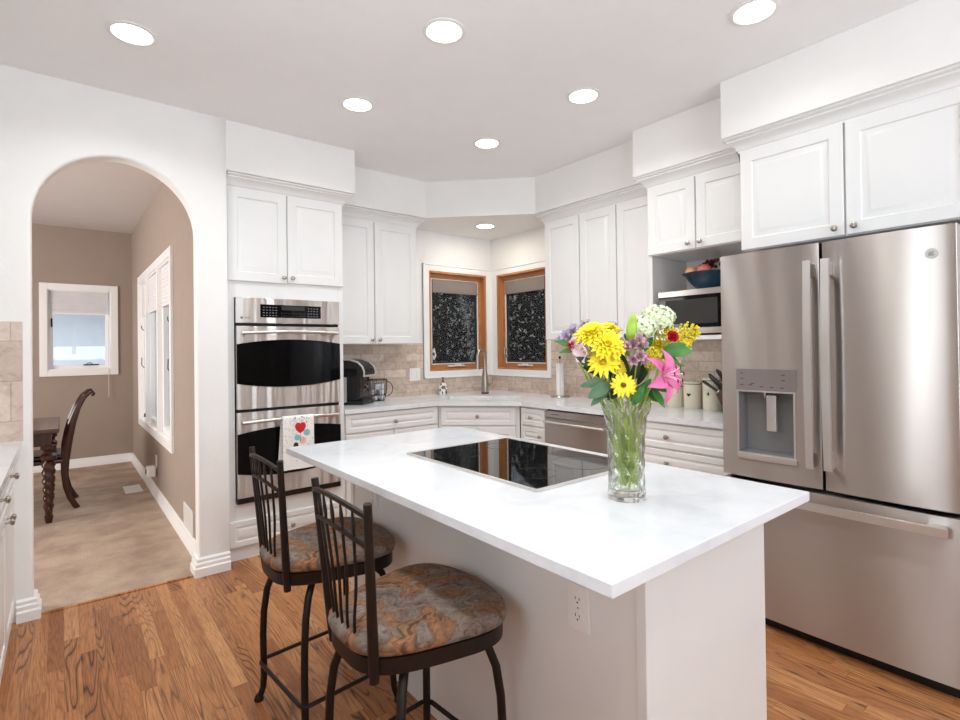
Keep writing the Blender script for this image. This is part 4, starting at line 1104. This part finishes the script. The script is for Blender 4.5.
def leaf_mb(mb, p, d, L, wd, nrm=(0, 0, 1), bend=.3, fold=.25, n=9):
    d = Vector(d).normalized(); nrm = Vector(nrm); nrm = (nrm-d*nrm.dot(d)).normalized(); s = d.cross(nrm); rows = []
    for i in range(n+1):
        u = i/n; w = wd*math.sin(PI*min(1, (u*.93+.04)))**.8*(1-.25*u); w = max(w, .0008)
        c = Vector(p)+d*(L*u)-nrm*(bend*L*u*u)
        rows.append([c+s*(w*q)+nrm*(fold*w*abs(q)) for q in (-1, -.5, 0, .5, 1)])
    th = nrm*.0005; k = len(rows)
    top = [[mb.bm.verts.new(v+th) for v in r] for r in rows]; bot = [[mb.bm.verts.new(v-th) for v in r] for r in rows]
    for i in range(n):
        for j in range(4):
            mb.bm.faces.new((top[i][j], top[i][j+1], top[i+1][j+1], top[i+1][j])); mb.bm.faces.new((bot[i][j+1], bot[i][j], bot[i+1][j], bot[i+1][j+1]))
        for j, f in ((0, 1), (4, -1)):
            q = (top[i][j], bot[i][j], bot[i+1][j], top[i+1][j]); mb.bm.faces.new(q if f > 0 else q[::-1])
    mb.bm.faces.new([*top[0], *bot[0][::-1]]); mb.bm.faces.new([*top[-1], *bot[-1][::-1]])
    return mb

def daisy(x, y, dep, r, nrm, label, dense=False, disc='yellow_deep'):
    h = px(x, y, dep); n0 = Vector(nrm).normalized(); t, c = flower('yellow_daisy', label, 'flower', h, n0, group='yellow daisies in the bouquet')
    R = rotz_to(n0); mb = MB()
    layers = ((1.0, .0, 15), (.86, .2, 13)) if not dense else ((1.0, .0, 18), (.88, .15, 16), (.72, .4, 14), (.52, .7, 11), (.34, .9, 8))
    for k, (f, lf, n) in enumerate(layers):
        for i in range(n):
            petal(mb, R, c, 2*PI*(i+.5*k)/n+FRND.uniform(-.08, .08), r*f*FRND.uniform(.92, 1.05), r*.155*(1.0 if not dense else 1.1), r*(.10+lf*.45), r*.12*(1-lf), base=r*.10, n=5)
    obj('petals', mb, 'yellow', t, angle=60)
    obj('flower_disc', MB().ball(c+n0*r*.10, (r*.21, r*.21, r*.10), 14, 8, rot=R), disc if not dense else 'yellow_deep', t)
daisy(617, 385, -.085, .034, CAMV+Vector((0, 0, .35)), 'yellow daisy lowest in the bouquet, with a brown centre', disc='disc_brown')
daisy(600, 362, -.06, .044, CAMV+LAT*-.3+Vector((0, 0, .55)), 'yellow daisy under the mum cluster on the left of the bouquet')
daisy(617, 366, -.045, .030, CAMV*.6+LAT*.5+Vector((0, 0, .3)), 'small yellow daisy half turned, right of the left cluster')
daisy(592, 333, -.03, .050, CAMV*.55+LAT*-.35+Vector((0, 0, .9)), 'largest yellow mum at the upper left of the bouquet', True)
daisy(605, 344, -.06, .050, CAMV+LAT*.1+Vector((0, 0, .6)), 'yellow mum in the middle of the left cluster', True)
daisy(614, 329, .02, .036, CAMV*.4+Vector((0, 0, 1.0)), 'yellow mum standing at the top behind the left cluster', True)
daisy(664, 346, .04, .030, CAMV*.6+LAT*.2+Vector((0, 0, .8)), 'yellow mum peeping out beside the red bloom', True)
# pink stargazer lily
h = px(657, 376, -.09); n0 = (CAMV*.8+LAT*.6+Vector((0, 0, .15))).normalized(); t, c = flower('pink_lily', 'large open pink lily low on the right of the bouquet', 'flower', h, n0, .003); R = rotz_to(n0)
mb = MB()
for i in range(6): petal(mb, R, c, 2*PI*i/6+.35, .070 if i % 2 else .074, 0.021 if i % 2 else .015, .026, .030, base=.004, n=9, cup=.5, tip=.6)
obj('petals', mb, 'pink', t, angle=60)
mb = MB(); mc = MB()
for i in range(6):
    a = 2*PI*i/6; tip = c+R @ Vector((.020*math.cos(a), .020*math.sin(a), .046)); mb.tube([c, c+R @ Vector((.008*math.cos(a), .008*math.sin(a), .026)), tip], .0011, 6); mc.ball(tip, (.0018, .006, .0018), 8, 6, rot=R)
obj('filaments', mb, 'pale_pink', t); obj('anthers', mc, 'anther', t)
# hydrangea heads
def hydrangea(x, y, dep, r, label, n=70):
    h = px(x, y, dep); n0 = (CAMV*.4+Vector((0, 0, 1))).normalized(); t, c = flower('hydrangea', label, 'flower', h, n0, .003, 'hydrangea heads in the bouquet')
    mb = MB()
    for k in range(n):
        zz = 1-2*(k+.5)/n*.86; ph = k*2.399; rr = math.sqrt(max(0, 1-zz*zz)); d = Vector((rr*math.cos(ph), rr*math.sin(ph), zz))
        R = rotz_to(d); q = c+Vector((d.x*r, d.y*r, d.z*r*.82))*FRND.uniform(.88, 1.06)
        for i in range(4): petal(mb, R, q, PI/2*i+k, .0095, .0055, .002, .003, base=.0005, n=3, tip=.1)
    obj('florets', mb, 'hydrangea', t, angle=60)
    obj('flower_core', MB().ball(c, (r*.82, r*.82, r*.66), 16, 10), 'hydrangea', t)
hydrangea(664, 319, .03, .047, 'larger pale green hydrangea head at the top right of the bouquet')
hydrangea(646, 327, .0, .036, 'smaller pale green hydrangea head left of the larger one', 50)
# alstroemeria
def alstro(x, y, dep, nrm, label, mat='purple', L=.026):
    h = px(x, y, dep); n0 = Vector(nrm).normalized(); t, c = flower('alstroemeria', label, 'flower', h, n0, .002, 'mauve alstroemeria in the bouquet')
    for k, (ox, oz) in enumerate(((0, 0), (.55, -.3), (-.5, -.35))):
        cc = c+(LAT*ox+Vector((0, 0, oz)))*L*.9-n0*L*.3*(k > 0); nn = (n0+LAT*ox*.7+Vector((0, 0, oz*.2))).normalized(); R = rotz_to(nn)
        mb = MB()
        for i in range(6): petal(mb, R, cc-nn*L*.5, 2*PI*i/6+k, L*.62, L*.26, L*.95, L*.12, base=.002, n=5, cup=.5, tip=.3)
        obj('bloom', mb, mat, t, angle=60)
alstro(618, 343, -.055, CAMV+Vector((0, 0, .5)), 'mauve alstroemeria right of the yellow mums')
alstro(637, 340, -.05, CAMV+LAT*.2+Vector((0, 0, .7)), 'mauve alstroemeria below the tall green bud')
alstro(635, 356, -.075, CAMV+Vector((0, 0, .2)), 'mauve alstroemeria above the pink lily')
alstro(571, 335, .02, CAMV+LAT*-.6+Vector((0, 0, .6)), 'lilac alstroemeria at the far left tip of the bouquet', 'lilac')
alstro(581, 328, .05, CAMV*.5+LAT*-.4+Vector((0, 0, 1)), 'lilac alstroemeria behind the left yellow mums', 'lilac')
alstro(623, 325, .07, CAMV*.3+Vector((0, 0, 1)), 'lilac alstroemeria behind the middle of the bouquet', 'lilac')
alstro(596, 322, .07, CAMV*.3+LAT*-.2+Vector((0, 0, 1)), 'lilac alstroemeria sticking out at the top left', 'lilac', .022)
# roses / lily trumpets
def bloom(name, x, y, dep, r, mat, nrm, label):
    h = px(x, y, dep); n0 = Vector(nrm).normalized(); t, c = flower(name, label, 'flower', h, n0); R = rotz_to(n0); mb = MB()
    for k in range(4):
        f = 1-.22*k
        for i in range(5): petal(mb, R, c-n0*r*.5, 2*PI*(i+.5*k)/5, r*.85*f*.7, r*.55*f, r*(.75+.18*k), r*.25*(1-.25*k), base=r*.05, n=5, cup=.6, tip=.05)
    obj('petals', mb, mat, t, angle=60); return t, c
bloom('pale_lily', 579, 343, -.02, .036, 'pale_pink', CAMV+LAT*-.9+Vector((0, 0, .15)), 'white and pale pink lily drooping at the left of the bouquet')
h = px(582, 351, -.045); n0 = (CAMV*.5+LAT*-1+Vector((0, 0, -.1))).normalized(); t, c = flower('pale_lily', 'creamy white lily trumpet below the pale pink one', 'flower', h, n0); R = rotz_to(n0); mb = MB()
for i in range(6): petal(mb, R, c-n0*.02, 2*PI*i/6, .030, .011, .036, .004, base=.003, n=6, cup=.5, tip=.5)
obj('petals', mb, 'pale_pink', t, angle=60)
bloom('pink_rose', 571, 344, -.03, .014, 'red', CAMV+LAT*-.8, 'small red bud at the left edge of the bouquet')
bloom('red_rose', 672, 337, -.035, .026, 'red', CAMV+LAT*.2+Vector((0, 0, .35)), 'red bloom under the hydrangea on the right')
bloom('pale_lily', 681, 363, .03, .022, 'pale_pink', CAMV*.3+LAT*1+Vector((0, 0, .1)), 'white lily bud at the right edge of the bouquet')
bloom('pale_lily', 677, 377, .0, .020, 'pale_pink', CAMV*.6+LAT*.6+Vector((0, 0, -.1)), 'white bloom behind the pink lily')
# goldenrod
def goldenrod(x, y, dep, label, dx, dy):
    h = px(x, y, dep); n0 = (LAT*dx+Vector((0, 0, dy))).normalized(); t, c = flower('goldenrod', label, 'flower', h, n0, .0017, 'goldenrod sprigs in the bouquet')
    mb = MB(); ms = MB(); side = n0.cross(DEP).normalized()
    for k in range(9):
        u = k/8; base = c-n0*.055*(1-u); L = .044*(1-u*.72)
        for sg in (-1, 1):
            d = (side*sg*.8+n0*.7+DEP*FRND.uniform(-.5, .5)).normalized(); ms.tube([base, base+d*L], .0008, 5)
            for q in range(6):
                p = base+d*L*(q+1)/6+Vector((FRND.uniform(-.003, .003), FRND.uniform(-.003, .003), FRND.uniform(.0, .005))); mb.ball(p, FRND.uniform(.0026, .0042), 7, 5)
    obj('florets', mb, 'goldenrod', t, angle=70); obj('sprays', ms, 'stem', t)
goldenrod(695, 335, .02, 'goldenrod sprig at the right tip of the bouquet', .8, .6)
goldenrod(704, 332, .04, 'goldenrod sprig reaching farthest right', 1.0, .25)
goldenrod(689, 348, .0, 'goldenrod sprig drooping below the right tip', .9, -.1)
goldenrod(679, 331, .03, 'goldenrod sprig beside the larger hydrangea', .5, .8)
goldenrod(655, 352, -.03, 'goldenrod sprig in the middle above the pink lily', .3, .8)
# tall lily bud
h = px(632, 338, -.02); n0 = Vector((0, 0, 1))+LAT*.12; n0.normalize(); t, c = flower('lily_bud', 'tall closed green lily bud at the top centre', 'flower bud', h, n0, .003)
R = rotz_to(n0); mb = MB(); q = []
for i in range(10):
    u = i/9; rr = .0145*math.sin(PI*(.12+.82*u))**.75
    q.append([c+R @ Vector((rr*(1+.12*math.cos(3*a))*math.cos(a), rr*(1+.12*math.cos(3*a))*math.sin(a), -.012+.080*u)) for a in [2*PI*j/18 for j in range(18)]])
mb.rings(q); obj('bud', mb, 'bud', t, angle=60)
# foliage sprigs: each its own stem with leaves
def sprig(label, leaves, mat, top):
    h = px(*top); t, c = flower('foliage_sprig', label, 'foliage', h, Vector((0, 0, 1)), .0019, 'green foliage in the bouquet')
    for (x, y, dep, tx, ty, tdep, wd, bend) in leaves:
        a = px(x, y, dep)-Vector((VX, VY, VZ)); b = px(tx, ty, tdep)-Vector((VX, VY, VZ)); d = b-a
        obj('leaf', leaf_mb(MB(), a, d, d.length, wd, CAMV+Vector((0, 0, .4)), bend), mat, t, angle=60)
    return t
sprig('grey green leaf spray at the lower left of the bouquet', [(606, 383, -.06, 580, 398, -.10, .020, -.05), (604, 380, -.05, 576, 385, -.07, .014, .05), (606, 386, -.06, 584, 405, -.09, .014, .0), (610, 384, -.05, 596, 394, -.08, .011, .05)], 'gray_leaf', (606, 378, -.05))
sprig('dark green leaf spray under the pale lily on the left', [(596, 368, -.04, 574, 356, -.06, .016, .05), (598, 372, -.03, 582, 366, -.05, .012, .1), (602, 376, -.03, 590, 372, -.07, .010, .1), (606, 380, -.02, 612, 398, -.05, .012, .0)], 'dark_leaf', (602, 366, -.03))
sprig('green leaf spray at the far left tip', [(580, 346, .0, 558, 339, .0, .009, .1), (580, 348, .0, 562, 350, -.02, .009, .2), (588, 350, .0, 572, 340, .02, .008, .1)], 'leaf', (582, 347, .0))
sprig('broad green leaf upright in front of the centre', [(629, 403, -.05, 645, 378, -.09, .017, -.1), (630, 405, -.05, 638, 384, -.09, .014, .0)], 'leaf', (630, 398, -.045))
sprig('bright green leaf spray under the red bloom on the right', [(664, 352, -.04, 690, 350, -.06, .021, .15), (664, 350, -.03, 686, 344, -.04, .014, .1), (662, 356, -.03, 678, 362, -.05, .012, .2)], 'leaf', (662, 352, -.02))
sprig('hanging green leaf below the pink lily', [(652, 388, -.03, 660, 407, -.07, .012, .05), (650, 386, -.03, 668, 392, -.05, .008, .1), (646, 392, -.03, 655, 402, -.05, .010, .0)], 'leaf', (649, 384, -.02))
sprig('dark foliage filling the middle of the bouquet', [(628, 380, -.02, 622, 352, -.03, .014, .1), (632, 382, -.02, 640, 358, -.03, .014, .0), (640, 384, -.01, 652, 356, -.01, .014, .1), (622, 388, -.02, 604, 364, -.02, .013, .1), (628, 392, -.03, 616, 372, -.05, .011, .0), (640, 392, -.02, 656, 386, -.03, .011, .1)], 'dark_leaf', (629, 376, -.01))
sprig('mid green leaves behind the upper flowers', [(620, 350, -.02, 602, 346, -.07, .010, .1), (624, 352, -.02, 612, 346, -.08, .009, .0), (640, 345, .0, 650, 334, .0, .011, .1), (632, 356, .0, 630, 333, .02, .011, .0), (646, 352, .01, 660, 336, .03, .012, .1)], 'leaf', (630, 348, .01))
sprig('small leaf sprig at the right edge under the white bud', [(676, 366, .01, 688, 374, .0, .007, .1), (674, 362, .01, 690, 366, .01, .006, .1)], 'leaf', (672, 362, .01))
sprig('dark foliage low over the rim of the vase', [(618, 392, -.03, 596, 396, -.06, .010, .1), (620, 392, -.03, 606, 398, -.05, .008, .2), (640, 392, -.03, 658, 392, -.04, .009, .2), (634, 396, -.04, 644, 380, -.07, .010, .0), (622, 392, .0, 600, 388, .02, .014, .1), (640, 392, .01, 664, 384, .03, .014, .1)], 'dark_leaf', (629, 392, -.02))

# ------------------------------------------------------------------ dining room
t = thing('dining_table', 'dark wood dining table with twisted legs seen through the arch', 'table', (-.95, 5.74, .004))
mb = MB(); mb.box(-.93, .93, -.50, .50, .712, .745, .008, 3); obj('tabletop', mb, 'table_wood', t)
obj('apron', MB().box(-.88, .88, -.44, .44, .61, .712, .004), 'dark_wood', t)
def twist_leg(x, y):
    mb = MB(); out = []; n = 20
    zs = [(0, .020), (.03, .026), (.06, .03), (.065, .022), (.08, .024)]+[(.08+.40*i/40, .027+.014*i/40) for i in range(1, 41)]+[(.49, .030), (.50, .05), (.53, .052), (.55, .034), (.57, .034), (.58, .05), (.61, .05)]
    for z, r in zs:
        tw = .08 < z < .485
        out.append([(x+(r*(1+.16*math.cos(2*a+z*95)) if tw else r)*math.cos(a), y+(r*(1+.16*math.cos(2*a+z*95)) if tw else r)*math.sin(a), z) for a in [2*PI*j/n for j in range(n)]])
    mb.rings(out); return mb
for x in (-.85, .862):
    for y in (-.40, .40): obj('leg', twist_leg(x, y), 'dark_wood', t)
t = thing('dining_chair', 'dark wood chair with a scrolled curved back at the table end', 'chair', (-.16, 5.90, .004))
mb = MB(); mb.box(-.24, .20, -.22, .22, .40, .435, .01); obj('seat_rail', mb, 'dark_wood', t)
obj('seat_pad', MB().box(-.235, .19, -.21, .21, .436, .475, .016, 3), 'black_plastic', t)
for s in (-1, 1):
    y = s*.20
    st = [(.175, y, .40), (.182, y, .50), (.200, y, .62), (.225, y, .74), (.262, y, .86), (.305, y, .945), (.345, y, .985), (.370, y, .990), (.378, y, .975), (.368, y, .962), (.356, y, .966)]
    obj('back_stile', MB().tube(st, [(.026, .030), (.024, .036), (.022, .034), (.020, .030), (.018, .024), (.016, .018), (.014, .014), (.012, .012), (.010, .011), (.009, .010), (.008, .009)], 10, flat=(0, 1, 0)), 'dark_wood', t)
    lg = [(.175, y, .42), (.172, y, .32), (.180, y, .20), (.205, y, .10), (.245, y, .02), (.258, y, .0)]
    obj('leg', MB().tube(lg, [(.022, .032), (.020, .028), (.018, .024), (.017, .022), (.017, .022), (.017, .024)], 10, flat=(0, 1, 0)), 'dark_wood', t)
    obj('leg', MB().tube([(-.21, y, .42), (-.215, y, .25), (-.205, y, .0)], [.024, .02, .016], 10), 'dark_wood', t)
mb = MB(); mb.rings([[(.262+.02*0, -.19, .80), (.262, .19, .80), (.250, .19, .80), (.250, -.19, .80)], [(.318, -.19, .955), (.318, .19, .955), (.303, .19, .958), (.303, -.19, .958)]]); obj('crest_rail', mb, 'dark_wood', t)
mb = MB(); mb.rings([[(.196, -.06, .45), (.196, .06, .45), (.186, .06, .45), (.186, -.06, .45)], [(.226, -.08, .66), (.226, .08, .66), (.214, .08, .66), (.214, -.08, .66)], [(.268, -.06, .82), (.268, .06, .82), (.256, .06, .82), (.256, -.06, .82)]]); obj('back_splat', mb, 'dark_wood', t)
# floor register, return grille, wall outlet with plug-in
t = thing('floor_register', 'white metal floor vent in the dining room carpet', 'vent', (.53, 6.10, .0045))
mb = frame_mb(-.07, .07, -.16, .16, .012, 0, .006, .001).xform(Matrix(((1, 0, 0, 0), (0, 0, 1, 0), (0, 1, 0, 0), (0, 0, 0, 1)))); obj('frame', mb, 'white_plastic', t)
mb = MB()
for k in range(22): mb.box(-.058, .058, -.146+k*.0135, -.146+k*.0135+.008, .001, .0045)
obj('slats', mb, 'white_plastic', t)
t = thing('return_grille', 'white wall vent low on the dining room wall beside the arch', 'vent', (.6745, 4.225, .175), -PI/2)
obj('frame', frame_mb(0, .33, -.10, .10, .018, -.008, 0, .002), 'white_plastic', t)
mb = MB()
for k in range(12): mb.box(.016, .314, -.006, -.001, -.082+k*.0135, -.082+k*.0135+.009)
obj('slats', mb, 'white_plastic', t)
outlet((.6745, 5.62, .33), -PI/2, 'outlet low on the dining room wall under the window')
t = thing('air_freshener', 'white plug in air freshener below the dining room window', 'air freshener', (.665, 5.62, .25), -PI/2)
obj('case', MB().box(-.05, .05, -.075, -.001, -.05, .045, .015, 3), 'white_plastic', t)
obj('grille', MB().box(-.03, .03, -.078, -.074, -.02, .02, .001), 'slot', t)

# ------------------------------------------------------------------ outside the windows
struct('ground', MB().box(.8, 16, 4.36, 20, -.3, -.2), 'ground')
def hedge(name, label, x0, x1, y0, y1, z1, n, seed):
    rr = random.Random(seed); t = thing(name, label, 'shrub', ((x0+x1)/2, (y0+y1)/2, -.2)); cx, cy = (x0+x1)/2, (y0+y1)/2; a, b, h = (x1-x0)/2, (y1-y0)/2, (z1+.2)/2
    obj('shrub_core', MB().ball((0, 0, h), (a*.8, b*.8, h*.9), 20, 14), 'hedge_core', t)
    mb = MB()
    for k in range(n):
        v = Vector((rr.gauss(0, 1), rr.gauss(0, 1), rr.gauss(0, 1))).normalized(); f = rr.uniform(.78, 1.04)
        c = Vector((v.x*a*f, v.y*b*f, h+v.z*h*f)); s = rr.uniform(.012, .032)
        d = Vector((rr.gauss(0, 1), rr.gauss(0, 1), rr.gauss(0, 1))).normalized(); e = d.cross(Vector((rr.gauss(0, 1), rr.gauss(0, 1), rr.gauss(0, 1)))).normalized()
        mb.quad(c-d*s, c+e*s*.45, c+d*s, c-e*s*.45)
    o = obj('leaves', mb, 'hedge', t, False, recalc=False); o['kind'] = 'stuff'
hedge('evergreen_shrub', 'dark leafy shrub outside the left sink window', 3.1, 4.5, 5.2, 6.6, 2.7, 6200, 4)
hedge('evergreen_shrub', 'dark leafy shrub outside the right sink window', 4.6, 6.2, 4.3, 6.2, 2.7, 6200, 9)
t = thing('garden_fence', 'dark board fence behind the shrubs outside the sink', 'fence', (0, 0, -.2))
obj('boards', MB().box(2.3, 8.2, 8.2, 8.25, 0, 3.2), 'exterior_dark', t); obj('boards', MB().box(8.2, 8.25, 1.5, 7.0, 0, 3.0), 'exterior_dark', t)
t = thing('neighbour_house', 'white house wall outside the far dining room window', 'house', (-.5, 11.5, -.2))
obj('house_wall', MB().box(-5, 5, 0, .2, 0, 2.25), 'exterior_wall', t)
obj('fascia', MB().box(-5, 5, -.5, 0, 2.25, 2.5, .01), 'exterior_wall', t); obj('gutter', MB().box(-5, 5, -.62, -.5, 2.38, 2.5, .01), 'exterior_trim', t)
mb = MB(); mb.rings([[(-5, -.6, 2.5), (5, -.6, 2.5), (5, 3, 3.6), (-5, 3, 3.6)], [(-5, -.6, 2.56), (5, -.6, 2.56), (5, 3, 3.66), (-5, 3, 3.66)]]); obj('roof', mb, 'exterior_trim', t)
